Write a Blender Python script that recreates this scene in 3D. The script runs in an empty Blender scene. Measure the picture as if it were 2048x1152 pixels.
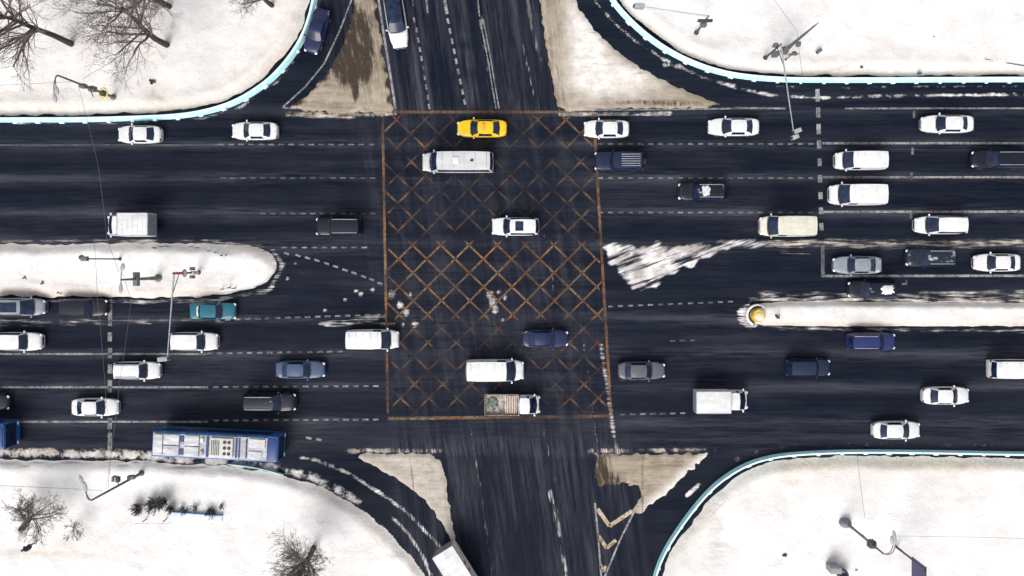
import bpy, bmesh, math, random
import numpy as np
from mathutils import Vector, Matrix

random.seed(11)
rng = np.random.RandomState(7)
sc = bpy.context.scene
COL = sc.collection

# ------------------------------------------------------------------ mapping
CAMX, CAMY, CAMZ = 1.9, 2.65, 87.0
PPM = 20.0

def P(px, py, h=0.0):
    """point at height h whose picture position is (px, py) of the 2048 photo"""
    gx = (px - 1024.0) / PPM
    gy = (576.0 - py) / PPM
    k = (CAMZ - h) / CAMZ
    return (CAMX + (gx - CAMX) * k, CAMY + (gy - CAMY) * k, h)

def G(px, py):
    return ((px - 1024.0) / PPM, (576.0 - py) / PPM)

# ------------------------------------------------------------------ tagging
def tag(o, label=None, cat=None, group=None, kind=None):
    if label: o['label'] = label
    if cat: o['category'] = cat
    if group: o['group'] = group
    if kind: o['kind'] = kind
    return o

def empty(name, loc=(0, 0, 0), rz=0.0):
    o = bpy.data.objects.new(name, None)
    o.empty_display_size = 0.3
    o.location = loc
    o.rotation_euler = (0, 0, rz)
    COL.objects.link(o)
    return o

def mesh_obj(name, verts, faces, mat, parent=None, smooth=None, mats=None, fm=None):
    me = bpy.data.meshes.new(name)
    me.from_pydata([tuple(v) for v in verts], [], faces)
    if mats:
        for m in mats: me.materials.append(m)
        if fm is not None:
            me.polygons.foreach_set('material_index', fm)
    elif mat is not None:
        me.materials.append(mat)
    me.validate()
    bm = bmesh.new(); bm.from_mesh(me)
    bmesh.ops.recalc_face_normals(bm, faces=bm.faces)
    bm.to_mesh(me); bm.free()
    if smooth is not None:
        me.polygons.foreach_set('use_smooth', [True] * len(me.polygons))
        try: me.set_sharp_from_angle(angle=math.radians(smooth))
        except Exception: pass
    me.update()
    o = bpy.data.objects.new(name, me)
    COL.objects.link(o)
    if parent is not None: o.parent = parent
    return o

class MB:
    """collects shapes into one mesh"""
    def __init__(s): s.v = []; s.f = []
    def add(s, v, f):
        n = len(s.v); s.v += [tuple(p) for p in v]
        s.f += [tuple(i + n for i in q) for q in f]
        return s
    def box(s, x0, x1, y0, y1, z0, z1, bev=0.0, M=None):
        bm = bmesh.new()
        bmesh.ops.create_cube(bm, size=1)
        for v in bm.verts:
            v.co = ((x0 + x1) / 2 + v.co.x * (x1 - x0), (y0 + y1) / 2 + v.co.y * (y1 - y0), (z0 + z1) / 2 + v.co.z * (z1 - z0))
        if bev > 0:
            bmesh.ops.bevel(bm, geom=bm.edges[:], offset=bev, segments=2, affect='EDGES', profile=0.6)
        if M is not None: bmesh.ops.transform(bm, matrix=M, verts=bm.verts)
        bm.verts.index_update()
        s.add([v.co[:] for v in bm.verts], [[v.index for v in f.verts] for f in bm.faces])
        bm.free(); return s
    def tube(s, pts, rads, n=8, cap=True):
        pts = [Vector(p) for p in pts]
        if not isinstance(rads, (list, tuple)): rads = [rads] * len(pts)
        base = len(s.v); up = None
        for i, p in enumerate(pts):
            d = (pts[min(i + 1, len(pts) - 1)] - pts[max(i - 1, 0)])
            if d.length < 1e-9: d = Vector((0, 0, 1))
            d.normalize()
            if up is None:
                up = Vector((1, 0, 0)) if abs(d.z) > .8 else Vector((0, 0, 1))
            a = d.cross(up)
            if a.length < 1e-6: a = d.cross(Vector((0, 1, 0)))
            a.normalize(); b = a.cross(d).normalized(); up = b
            for k in range(n):
                t = 2 * math.pi * k / n
                s.v.append(tuple(p + (a * math.cos(t) + b * math.sin(t)) * rads[i]))
        for i in range(len(pts) - 1):
            for k in range(n):
                k2 = (k + 1) % n
                s.f.append((base + i * n + k, base + i * n + k2, base + (i + 1) * n + k2, base + (i + 1) * n + k))
        if cap:
            s.f.append(tuple(base + k for k in range(n))[::-1])
            e = base + (len(pts) - 1) * n
            s.f.append(tuple(e + k for k in range(n)))
        return s
    def ell(s, c, r, nu=10, nv=6, M=None):
        bm = bmesh.new(); bmesh.ops.create_uvsphere(bm, u_segments=nu, v_segments=nv, radius=1)
        for v in bm.verts: v.co = Vector((v.co.x * r[0], v.co.y * r[1], v.co.z * r[2]))
        if M is not None: bmesh.ops.transform(bm, matrix=M, verts=bm.verts)
        bm.verts.index_update()
        s.add([(v.co + Vector(c))[:] for v in bm.verts], [[v.index for v in f.verts] for f in bm.faces])
        bm.free(); return s
    def patch(s, A, B, n=1):
        """bilinear strip between two rows of points"""
        base = len(s.v); m = len(A)
        for i in range(n + 1):
            t = i / n
            for a, b in zip(A, B): s.v.append(tuple(Vector(a).lerp(Vector(b), t)))
        for i in range(n):
            for j in range(m - 1):
                s.f.append((base + i * m + j, base + i * m + j + 1, base + (i + 1) * m + j + 1, base + (i + 1) * m + j))
        return s
    def build(s, name, mat, parent=None, smooth=None):
        return mesh_obj(name, s.v, s.f, mat, parent, smooth)

# ------------------------------------------------------------------ numpy noise
_perm = rng.rand(256, 256)
def vnoise(x, y):
    xi = np.floor(x).astype(int); yi = np.floor(y).astype(int)
    fx = x - xi; fy = y - yi
    fx = fx * fx * (3 - 2 * fx); fy = fy * fy * (3 - 2 * fy)
    g = lambda a, b: _perm[a % 256, b % 256]
    return (g(xi, yi) * (1 - fx) + g(xi + 1, yi) * fx) * (1 - fy) + (g(xi, yi + 1) * (1 - fx) + g(xi + 1, yi + 1) * fx) * fy
def fbm(x, y, o=4):
    s = 0; a = .5; t = 0
    for i in range(o):
        s = s + a * vnoise(x * 2 ** i + 17.3 * i, y * 2 ** i + 5.1 * i); t += a; a *= .5
    return s / t

def smooth_poly(pts, it=2, closed=True):
    pts = [np.array(p, float) for p in pts]
    for _ in range(it):
        q = []
        n = len(pts)
        rngi = range(n) if closed else range(n - 1)
        if not closed: q.append(pts[0])
        for i in rngi:
            a, b = pts[i], pts[(i + 1) % n]
            q.append(a * .75 + b * .25); q.append(a * .25 + b * .75)
        if not closed: q.append(pts[-1])
        pts = q
    return np.array(pts)

def seg_dist(x, y, pts, closed=False):
    d = np.full(x.shape, 1e9)
    n = len(pts)
    for i in range(n if closed else n - 1):
        ax, ay = pts[i]; bx, by = pts[(i + 1) % n]
        vx, vy = bx - ax, by - ay
        L = vx * vx + vy * vy + 1e-12
        t = np.clip(((x - ax) * vx + (y - ay) * vy) / L, 0, 1)
        d = np.minimum(d, np.hypot(x - ax - t * vx, y - ay - t * vy))
    return d

def inside(x, y, pts):
    r = np.zeros(x.shape, bool); n = len(pts); j = n - 1
    for i in range(n):
        xi, yi = pts[i]; xj, yj = pts[j]
        if yi != yj:
            c = ((yi > y) != (yj > y)) & (x < (xj - xi) * (y - yi) / (yj - yi) + xi)
            r ^= c
        j = i
    return r

def sdf(x, y, pts):
    d = seg_dist(x, y, pts, True)
    return np.where(inside(x, y, pts), d, -d)

def sstep(a, b, x):
    t = np.clip((x - a) / (b - a), 0, 1)
    return t * t * (3 - 2 * t)

# ------------------------------------------------------------------ materials
MATS = {}
class NT:
    def __init__(s, name):
        s.m = bpy.data.materials.new(name); s.m.use_nodes = True
        s.t = s.m.node_tree; s.t.nodes.clear()
        s.out = s.n('ShaderNodeOutputMaterial')
    def n(s, typ, **kw):
        nd = s.t.nodes.new(typ)
        for k, v in kw.items(): setattr(nd, k, v)
        return nd
    def l(s, a, b): s.t.links.new(a, b)
    def math(s, op, a, b=None, c=None, clamp=False):
        nd = s.n('ShaderNodeMath', operation=op); nd.use_clamp = clamp
        for i, v in enumerate((a, b, c)):
            if v is None: continue
            if isinstance(v, (int, float)): nd.inputs[i].default_value = v
            else: s.l(v, nd.inputs[i])
        return nd.outputs[0]
    def mix(s, f, a, b):
        nd = s.n('ShaderNodeMix', data_type='RGBA')
        for i, v in ((0, f), (6, a), (7, b)):
            if isinstance(v, (int, float)): nd.inputs[i].default_value = v
            elif isinstance(v, tuple): nd.inputs[i].default_value = (*v[:3], 1)
            else: s.l(v, nd.inputs[i])
        return nd.outputs[2]
    def pos(s): return s.n('ShaderNodeNewGeometry').outputs['Position']
    def obj(s): return s.n('ShaderNodeTexCoord').outputs['Object']
    def mapping(s, v, scale=(1, 1, 1), rot=(0, 0, 0), loc=(0, 0, 0)):
        nd = s.n('ShaderNodeMapping'); s.l(v, nd.inputs[0])
        nd.inputs['Scale'].default_value = scale; nd.inputs['Rotation'].default_value = rot; nd.inputs['Location'].default_value = loc
        return nd.outputs[0]
    def noise(s, v, scale=1, detail=4, rough=.55):
        nd = s.n('ShaderNodeTexNoise'); s.l(v, nd.inputs['Vector'])
        nd.inputs['Scale'].default_value = scale; nd.inputs['Detail'].default_value = detail; nd.inputs['Roughness'].default_value = rough
        return nd.outputs[0]
    def ramp(s, f, a, b):
        nd = s.n('ShaderNodeMapRange', interpolation_type='SMOOTHSTEP'); s.l(f, nd.inputs[0])
        nd.inputs[1].default_value = a; nd.inputs[2].default_value = b
        return nd.outputs[0]
    def attr(s, name): return s.n('ShaderNodeAttribute', attribute_name=name).outputs['Fac']
    def bsdf(s, col, rough=.5, metal=0, spec=.5, coat=0, bump=None, bstr=.3, bdist=.05):
        b = s.n('ShaderNodeBsdfPrincipled')
        for k, v in (('Base Color', col), ('Roughness', rough), ('Metallic', metal), ('Specular IOR Level', spec), ('Coat Weight', coat)):
            if isinstance(v, tuple): b.inputs[k].default_value = (*v[:3], 1)
            elif isinstance(v, (int, float)): b.inputs[k].default_value = v
            else: s.l(v, b.inputs[k])
        if bump is not None:
            bn = s.n('ShaderNodeBump'); bn.inputs['Strength'].default_value = bstr; bn.inputs['Distance'].default_value = bdist
            s.l(bump, bn.inputs['Height']); s.l(bn.outputs[0], b.inputs['Normal'])
        return b.outputs[0]
    def done(s, sh): s.l(sh, s.out.inputs[0]); return s.m

def simple(name, col, rough=.5, metal=0, spec=.5, var=.12, coat=0):
    if name in MATS: return MATS[name]
    t = NT(name)
    n = t.noise(t.obj(), 3.0, 5)
    dark = tuple(c * (1 - var * 1.6) for c in col)
    light = tuple(min(1, c * (1 + var * .6)) for c in col)
    c = t.mix(t.ramp(n, .3, .7), dark, light)
    MATS[name] = t.done(t.bsdf(c, rough, metal, spec, coat))
    return MATS[name]

def paint(name, col, frost=0.0, grime=.35):
    """car paint with road film on the flanks and, on frosted cars, wind-blown snow on the upper faces"""
    key = 'paint_%s_%.2f' % (name, frost)
    if key in MATS: return MATS[key]
    t = NT('car_paint_' + name)
    o = t.obj()
    n = t.noise(o, 2.2, 5, .6)
    sep = t.n('ShaderNodeSeparateXYZ'); t.l(o, sep.inputs[0])
    low = t.n('ShaderNodeMapRange'); t.l(sep.outputs[2], low.inputs[0])
    low.inputs[1].default_value = .95; low.inputs[2].default_value = .2
    g = t.math('MULTIPLY', low.outputs[0], t.ramp(n, .25, .6))
    g = t.math('MULTIPLY', g, grime * 1.6, clamp=True)
    lum = sum(col) / 3
    film = tuple(c * .62 + .38 * d * min(1, .12 + lum * 1.6) for c, d in zip(col, (.20, .19, .185)))
    base = t.mix(t.ramp(t.noise(t.mapping(o, (.7, 1.6, 1)), 1.1, 6, .65), .35, .75), tuple(c * .80 for c in col), col)
    base = t.mix(t.math('MULTIPLY', t.ramp(t.noise(t.mapping(o, (.5, 2.5, 1), loc=(7, 2, 0)), 1.6, 6, .7), .52, .72), .28), base, film)
    c = t.mix(g, base, tuple(d * min(1, .16 + lum * 1.8) for d in (.16, .13, .105)))
    r = t.math('ADD', .32, t.math('MULTIPLY', g, .4))
    if frost > 0:
        sn = t.noise(t.mapping(o, (.55, 1.0, 1), loc=(3.3, 1.7, 0)), 1.5, 5, .6)
        nz = t.n('ShaderNodeSeparateXYZ'); t.l(t.n('ShaderNodeNewGeometry').outputs['Normal'], nz.inputs[0])
        f = t.math('MULTIPLY', t.math('MULTIPLY', t.ramp(sn, .68 - .26 * frost, .80 - .16 * frost), .72), t.ramp(nz.outputs[2], .55, .9))
        c = t.mix(f, c, (.62, .64, .68))
        r = t.math('MAXIMUM', r, t.math('MULTIPLY', f, .9))
    MATS[key] = t.done(t.bsdf(c, r, 0, .35, .18))
    return MATS[key]

PAINT = dict(
    white=(.72, .72, .725), cream=(.64, .62, .53), offwhite=(.56, .56, .565), yellow=(.80, .52, .01), black=(.0035, .006, .015),
    darkgrey=(.010, .015, .030), navy=(.009, .017, .070), blue=(.014, .025, .11), greyblue=(.055, .09, .17), grey=(.10, .105, .125),
    silver=(.24, .27, .31), teal=(.012, .13, .19), dkblue=(.007, .014, .045), rustgrey=(.30, .27, .25))

def glass_mat():
    t = NT('car_glass')
    n = t.noise(t.obj(), 1.3, 3)
    c = t.mix(t.ramp(n, .35, .65), (.006, .010, .030), (.012, .026, .060))
    return t.done(t.bsdf(c, .12, 0, .38))
GLASS = glass_mat()
TYRE = simple('tyre_rubber', (.018, .018, .02), .85)
RIM = simple('wheel_rim', (.35, .36, .38), .35, .6)
LAMP = simple('headlamp_glass', (.62, .66, .70), .15)
TAIL = simple('tail_lamp', (.11, .010, .010), .3)
TRIM = simple('black_trim', (.012, .012, .015), .5)
METAL = simple('pole_steel', (.115, .125, .13), .55, .3)
DARKMETAL = simple('dark_steel', (.04, .045, .055), .55, .3)
GALV = simple('galvanised_steel', (.42, .44, .47), .4, .5)
LAMPHEAD = simple('lamp_housing', (.30, .31, .33), .5)
CONCRETE = simple('concrete', (.30, .29, .28), .85)
def panel_white():
    t = NT('box_panel_white'); o = t.obj()
    a = t.noise(t.mapping(o, (.5, 1.4, 1)), 1.1, 8, .7)
    c = t.mix(t.ramp(a, .36, .7), (.52, .52, .52), (.69, .69, .685))
    c = t.mix(t.math('MULTIPLY', t.ramp(t.noise(o, 1.9, 7, .72), .57, .74), .45), c, (.25, .235, .22))
    return t.done(t.bsdf(c, .55, 0, .3))
BOXWHITE = panel_white()
REDPAINT = simple('red_paint', (.42, .03, .03), .5)

def road_mat():
    t = NT('wet_asphalt')
    p = t.pos()
    # streaks along both roads and along the ploughed wedge
    eh = t.noise(t.mapping(p, (.03, .75, 1)), 1.0, 7, .60)
    ev = t.noise(t.mapping(p, (1.7, .05, 1), rot=(0, 0, 0)), 1.0, 6, .62)
    # shear for the crossing road: rotate so the streaks follow it
    ev = t.noise(t.mapping(t.mapping(p, rot=(0, 0, math.radians(-7.5))), (2.2, .06, 1)), 1.0, 6, .62)
    ns = t.attr('ns')
    mixf = t.n('ShaderNodeMix', data_type='FLOAT'); t.l(ns, mixf.inputs[0]); t.l(eh, mixf.inputs[2]); t.l(ev, mixf.inputs[3])
    st = mixf.outputs[0]
    big = t.noise(p, .11, 4, .55)
    fine = t.noise(p, 14, 3, .6)
    tone = t.math('ADD', t.math('MULTIPLY', t.ramp(st, .36, .78), .50), t.math('MULTIPLY', t.ramp(big, .35, .7), .28))
    tone = t.math('ADD', tone, t.math('MULTIPLY', t.math('SUBTRACT', fine, .5), .5))
    f2 = t.n('ShaderNodeMix', data_type='FLOAT'); t.l(ns, f2.inputs[0])
    t.l(t.noise(t.mapping(p, (.22, 3.6, 1), loc=(11, 5, 0)), 1.2, 8, .72), f2.inputs[2]); t.l(t.noise(t.mapping(t.mapping(p, rot=(0, 0, math.radians(-7.5))), (4.2, .30, 1), loc=(4, 7, 0)), 1.2, 8, .72), f2.inputs[3])
    patchn = t.noise(p, .45, 7, .68)
    tone = t.math('ADD', tone, t.math('MULTIPLY', t.math('SUBTRACT', f2.outputs[0], .5), 1.15))
    tone = t.math('ADD', tone, t.math('MULTIPLY', t.math('SUBTRACT', patchn, .5), .55), clamp=True)
    salt = t.attr('salt')
    tone = t.math('MULTIPLY', tone, t.math('ADD', .45, t.math('MULTIPLY', salt, 1.3)), clamp=True)
    c = t.mix(tone, (.0026, .0052, .0130), (.0135, .0178, .0310))
    c = t.mix(t.math('MULTIPLY', salt, t.ramp(t.math('ADD', t.math('MULTIPLY', st, .5), t.math('MULTIPLY', f2.outputs[0], .5)), .36, .64), None, True), c, (.070, .072, .086))
    # tar seams and hairline cracks
    vor = t.n('ShaderNodeTexVoronoi', feature='DISTANCE_TO_EDGE'); t.l(t.mapping(p, (.10, .22, 1)), vor.inputs['Vector']); vor.inputs['Scale'].default_value = 1.0; vor.inputs['Randomness'].default_value = .9
    crack = t.math('MULTIPLY', t.math('SUBTRACT', 1.0, t.ramp(vor.outputs['Distance'], .001, .008)), t.ramp(big, .45, .6))
    c = t.mix(t.math('MULTIPLY', crack, .35), c, (.003, .004, .009))
    # slush and snow
    sh = t.noise(t.mapping(p, (.30, 3.2, 1), loc=(3, 1, 0)), 1.3, 9, .72)
    sv = t.noise(t.mapping(t.mapping(p, rot=(0, 0, math.radians(-7.5))), (3.4, .4, 1), loc=(8, 4, 0)), 1.3, 9, .72)
    sd = t.noise(t.mapping(t.mapping(p, rot=(0, 0, math.radians(-21))), (.17, 1.7, 1), loc=(2, 9, 0)), 1.1, 9, .70)
    m1 = t.n('ShaderNodeMix', data_type='FLOAT'); t.l(ns, m1.inputs[0]); t.l(sh, m1.inputs[2]); t.l(sv, m1.inputs[3])
    m2 = t.n('ShaderNodeMix', data_type='FLOAT'); t.l(t.attr('diag'), m2.inputs[0]); t.l(m1.outputs[0], m2.inputs[2]); t.l(sd, m2.inputs[3])
    m3 = t.n('ShaderNodeMix', data_type='FLOAT'); t.l(t.attr('iso'), m3.inputs[0]); t.l(m2.outputs[0], m3.inputs[2]); t.l(t.noise(p, .85, 9, .74), m3.inputs[3])
    snow = t.attr('snow')
    k = t.math('ADD', t.math('MULTIPLY', t.ramp(m3.outputs[0], .34, .66), snow), t.math('MULTIPLY', snow, .30))
    f = t.ramp(k, .34, .95)
    scol = t.mix(t.ramp(t.noise(p, .6, 4), .35, .7), (.36, .33, .32), (.76, .74, .73))
    scol = t.mix(t.attr('tan'), scol, (.46, .37, .27))
    c2 = t.mix(f, c, scol)
    rough = t.math('ADD', .55, t.math('MULTIPLY', f, .35))
    return t.done(t.bsdf(c2, rough, 0, .06, bump=t.math('ADD', fine, t.math('MULTIPLY', f, 2.0)), bstr=.35, bdist=.02))

def snow_mat():
    t = NT('packed_snow')
    p = t.pos()
    n = t.noise(p, .35, 6, .6); n2 = t.noise(p, 3.5, 4, .6)
    d = t.attr('dirt')
    f = t.math('MULTIPLY', d, t.math('ADD', .55, t.math('MULTIPLY', t.ramp(n2, .3, .7), .5)), clamp=True)
    c = t.mix(t.ramp(n, .35, .75), (.62, .60, .59), (.735, .73, .725))
    c = t.mix(f, c, (.47, .385, .31))
    c = t.mix(t.math('MULTIPLY', t.ramp(t.noise(p, .14, 6, .62), .5, .68), .35), c, (.56, .55, .56))
    spk = t.math('MULTIPLY', t.ramp(t.noise(p, 1.9, 7, .74), .60, .74), .45)
    c = t.mix(spk, c, (.45, .41, .38))
    g = t.attr('grit')
    gf = t.math('MULTIPLY', g, t.ramp(t.noise(t.mapping(p, (.25, 2.2, 1)), 1.0, 6, .65), .35, .65), clamp=True)
    c = t.mix(gf, c, (.12, .115, .13))
    return t.done(t.bsdf(c, .85, 0, .2, bump=t.math('ADD', n2, t.math('MULTIPLY', n, 2.0)), bstr=.45, bdist=.14))

def island_mat():
    t = NT('sandy_dirty_snow')
    p = t.pos()
    v = t.noise(t.mapping(t.mapping(p, rot=(0, 0, math.radians(-8))), (1.9, .22, 1)), 1.0, 7, .68)
    h = t.noise(t.mapping(p, (.2, 2.0, 1)), 1.0, 7, .68)
    mx = t.n('ShaderNodeMix', data_type='FLOAT'); t.l(t.attr('ns'), mx.inputs[0]); t.l(h, mx.inputs[2]); t.l(v, mx.inputs[3])
    st = mx.outputs[0]
    c = t.mix(t.ramp(st, .33, .67), (.17, .135, .095), (.34, .285, .225))
    c = t.mix(t.math('MULTIPLY', t.ramp(t.noise(p, .8, 6, .7), .45, .7), .5), c, (.44, .375, .31))
    c = t.mix(t.math('MULTIPLY', t.attr('white'), t.math('ADD', .62, t.math('MULTIPLY', t.ramp(t.noise(p, .9, 6, .7), .35, .65), .38))), c, (.70, .67, .635))
    dk = t.attr('dark')
    fine = t.noise(t.mapping(t.mapping(p, rot=(0, 0, math.radians(-8))), (2.6, .5, 1), loc=(5, 5, 0)), 1.0, 8, .75)
    f = t.ramp(t.math('ADD', t.math('MULTIPLY', dk, .75), t.math('MULTIPLY', t.math('MULTIPLY', t.ramp(fine, .33, .67), dk), 1.25)), .35, 1.15)
    c = t.mix(f, c, (.045, .034, .026))
    streak = t.math('MULTIPLY', t.ramp(st, .58, .70), .75)
    c = t.mix(streak, c, (.11, .085, .06))
    return t.done(t.bsdf(c, .9, 0, .15, bump=t.math('ADD', st, t.noise(p, 5, 4)), bstr=.5, bdist=.08))

def paint_mark_mat(name, c1, c2, wear):
    t = NT(name)
    p = t.pos()
    n = t.noise(p, 2.2, 6, .7); n2 = t.noise(p, .5, 3)
    a = t.math('ADD', t.math('MULTIPLY', t.ramp(n, .30, .60), .72), .30)
    a = t.math('MULTIPLY', a, t.attr('vis'), clamp=True)
    c = t.mix(t.ramp(n2, .35, .65), c1, c2)
    b = t.bsdf(c, .7, 0, .2)
    tr = t.n('ShaderNodeBsdfTransparent')
    ms = t.n('ShaderNodeMixShader'); t.l(a, ms.inputs[0]); t.l(tr.outputs[0], ms.inputs[1]); t.l(b, ms.inputs[2])
    return t.done(ms.outputs[0])

ROAD = road_mat(); SNOW = snow_mat(); ISLAND = island_mat()
WHITE_MARK = paint_mark_mat('white_road_paint', (.17, .17, .185), (.33, .325, .32), .5)
TAN_MARK = paint_mark_mat('tan_road_paint', (.36, .28, .18), (.52, .43, .31), .5)
BOX_MARK = paint_mark_mat('worn_orange_paint', (.22, .092, .038), (.19, .132, .072), .5)

# ------------------------------------------------------------------ world and light
w = bpy.data.worlds.new('World'); sc.world = w; w.use_nodes = True
wt = w.node_tree; bg = wt.nodes['Background']
sky = wt.nodes.new('ShaderNodeTexSky'); sky.sky_type = 'NISHITA'; sky.sun_disc = False
EL, AZ = math.radians(48), math.radians(200)
sky.sun_elevation = EL; sky.sun_rotation = AZ; sky.air_density = 1.0; sky.dust_density = 4.0
hs = wt.nodes.new('ShaderNodeHueSaturation'); hs.inputs['Saturation'].default_value = .25
wt.links.new(sky.outputs[0], hs.inputs['Color']); wt.links.new(hs.outputs[0], bg.inputs[0])
bg.inputs[1].default_value = .15
sun_d = bpy.data.lights.new('Sun', 'SUN'); sun_d.energy = 1.3; sun_d.angle = math.radians(35); sun_d.color = (1, .96, .9)
sun_o = bpy.data.objects.new('Sun', sun_d); COL.objects.link(sun_o)
sdir = Vector((math.sin(AZ) * math.cos(EL), math.cos(AZ) * math.cos(EL), math.sin(EL)))
sun_o.rotation_euler = sdir.to_track_quat('Z', 'Y').to_euler(); sun_o.location = sdir * 120

cam_d = bpy.data.cameras.new('Camera'); cam = bpy.data.objects.new('Camera', cam_d); COL.objects.link(cam)
cam.location = (CAMX, CAMY, CAMZ); cam.rotation_euler = (0, 0, 0)
cam_d.sensor_width = 36; cam_d.lens = 36 * CAMZ / 102.4
cam_d.shift_x = -CAMX / 102.4; cam_d.shift_y = -CAMY / 102.4
cam_d.clip_end = 8000
sc.camera = cam
sc.view_settings.view_transform = 'Standard'; sc.view_settings.look = 'None'; sc.view_settings.gamma = 1
sc.view_settings.exposure = 0.52

# ------------------------------------------------------------------ ground and road
def set_attr(me, name, arr):
    a = me.attributes.new(name, 'FLOAT', 'POINT'); a.data.foreach_set('value', np.ascontiguousarray(arr, dtype=np.float32))

def sheet(name, x0, x1, y0, y1, z, mat):
    o = mesh_obj(name, [(x0, y0, z), (x1, y0, z), (x1, y1, z), (x0, y1, z)], [(0, 1, 2, 3)], mat)
    return tag(o, kind='structure')

sheet('ground', -3000, 3000, -3000, 3000, -.06, SNOW)
RX, RY = 82.0, 52.0
YT, YB = G(0, 238)[1], G(0, 905)[1]
sheet('avenue', -900, -RX, YB, YT, -.02, ROAD); sheet('avenue', RX, 900, YB, YT, -.02, ROAD)
sheet('cross_street', G(600, 0)[0] - 6, G(1180, 0)[0] - 6, RY, 700, -.02, ROAD)
sheet('cross_street', G(860, 0)[0], G(1330, 0)[0], -700, -RY, -.02, ROAD)

def pxl(pts): return np.array([G(*p) for p in pts])

LANES_W = [289, 355, 426, 490]
LANES_E = [638, 707, 774, 842]

def build_road():
    xs = np.unique(np.concatenate([np.arange(-RX, -52, 1.0), np.arange(-52, 52.01, .22), np.arange(53, RX + .1, 1.0)]))
    ys = np.unique(np.concatenate([np.arange(-RY, -30, 1.0), np.arange(-30, 30.01, .22), np.arange(31, RY + .1, 1.0)]))
    X, Y = np.meshgrid(xs, ys); nx, ny = len(xs), len(ys)
    x = X.ravel(); y = Y.ravel(); z = np.zeros_like(x)
    co = np.stack([x, y, z], 1)
    idx = np.arange(nx * ny).reshape(ny, nx)
    f = np.stack([idx[:-1, :-1], idx[:-1, 1:], idx[1:, 1:], idx[1:, :-1]], -1).reshape(-1, 4)
    me = bpy.data.meshes.new('road')
    me.vertices.add(len(co)); me.vertices.foreach_set('co', co.ravel())
    me.loops.add(f.size); me.loops.foreach_set('vertex_index', f.ravel())
    me.polygons.add(len(f)); me.polygons.foreach_set('loop_start', np.arange(0, f.size, 4)); me.polygons.foreach_set('loop_total', np.full(len(f), 4))
    me.update(calc_edges=True); me.validate(); me.materials.append(ROAD)
    px = x * PPM + 1024; py = 576 - y * PPM
    # direction: north-south inside the crossing road
    u = px - .145 * (py - 576)           # follows the slant of the cross street
    inns = sstep(820 - 110, 860 - 60, u) * (1 - sstep(1160, 1215, u))
    hz = sstep(215, 240, py) * (1 - sstep(850, 900, py))
    ns = inns * (1 - .62 * hz)
    outy = (1 - hz)
    ns = np.maximum(ns, outy * sstep(700, 760, u) * (1 - sstep(1190, 1260, u)))
    iso = outy * (1 - np.clip(ns, 0, 1))
    # salt strips between the lanes
    salt = np.zeros_like(px) + .09
    n1 = fbm(px / 160, py / 18, 3)
    for l in LANES_W + LANES_E:
        s = np.exp(-((py - l) / 11.) ** 2)
        salt += s * .55 * (1 - .6 * inns) * (.4 + n1)
    salt += .35 * np.exp(-((py - 225) / 12.) ** 2) * (n1 + .2)
    salt += .35 * sstep(840, 880, py) * (1 - sstep(905, 920, py)) * n1 * 1.3
    salt += .25 * np.exp(-((py - 190) / 10.) ** 2) * sstep(1450, 1600, px)
    salt += .30 * np.exp(-((u - (870 + 28)) / 14.) ** 2) * (py < 220) + .55 * np.exp(-((u - 1000) / 16.) ** 2) * (py < 215) * n1 * 1.6
    salt += .72 * ns * outy * np.clip(fbm(u / 16, py / 190, 4) - .40, 0, 1) * 1.9
    salt += .40 * inns * hz * np.clip(fbm(u / 11, py / 170, 4) - .42, 0, 1) * 2.2
    salt += .38 * np.clip(fbm(px / 210 + 5, py / 60 + 3, 4) - .5, 0, 1) * 2.0 * hz
    # snow and slush by places
    snow = np.zeros_like(px); tan = np.zeros_like(px)
    def line(pts, wd, amp, rag=.5):
        nonlocal snow
        d = seg_dist(px, py, np.array(pts, float))
        n = fbm(px / 22 + 3.1, py / 22, 3)
        snow = np.maximum(snow, amp * np.exp(-(d / wd) ** 2) * (1 - rag + rag * 2 * n))
    def blob(pts, soft, amp, rag=.5, sc_=30.):
        nonlocal snow
        s = sdf(px, py, np.array(pts, float)) + (fbm(px / sc_, py / sc_, 3) - .5) * soft * 2.2
        n = fbm(px / 26 + 9, py / 14, 3)
        snow = np.maximum(snow, amp * sstep(-soft * .4, soft, s) * (1 - rag + rag * 2 * n))
    # the wedge of ploughed snow right of the box
    W1 = [(1196, 482), (1330, 482), (1520, 480), (1470, 500), (1400, 525), (1345, 555), (1300, 580), (1280, 586), (1250, 560), (1220, 530), (1200, 505)]
    blob(W1, 15, 1.05, .50, 18.); snow *= 1 - .38 * np.exp(-((py - 484) / 7.) ** 2) * (px > 1180) * (px < 1560)
    diag = sstep(-26, 0, sdf(px, py, np.array(W1, float)))
    line([(1440, 488), (1640, 487), (1760, 489), (2060, 486)], 12, .74)
    line([(1560, 505), (1620, 507)], 4, .55)
    line([(1520, 590), (1640, 592), (1800, 590), (2060, 588)], 13, .62)
    line([(1500, 598), (1640, 600), (2060, 603)], 6, .95, .4)
    line([(1480, 645), (1560, 657), (1800, 660), (2060, 662)], 6, .6)
    blob([(1470, 618), (1500, 600), (1520, 650), (1500, 662), (1470, 640)], 5, .95)
    # along the left median
    line([(-60, 482), (200, 482), (420, 481), (540, 495)], 6, .66)
    line([(-60, 598), (200, 603), (420, 602), (540, 580), (566, 530), (545, 500)], 7, .72)
    line([(-60, 640), (120, 643), (330, 641), (520, 640)], 8, .52)
    line([(-60, 650), (150, 651), (300, 648)], 5, .45)
    line([(640, 648), (700, 640), (770, 633)], 6, .9)
    line([(650, 652), (720, 645), (790, 648)], 4, .8)
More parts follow.
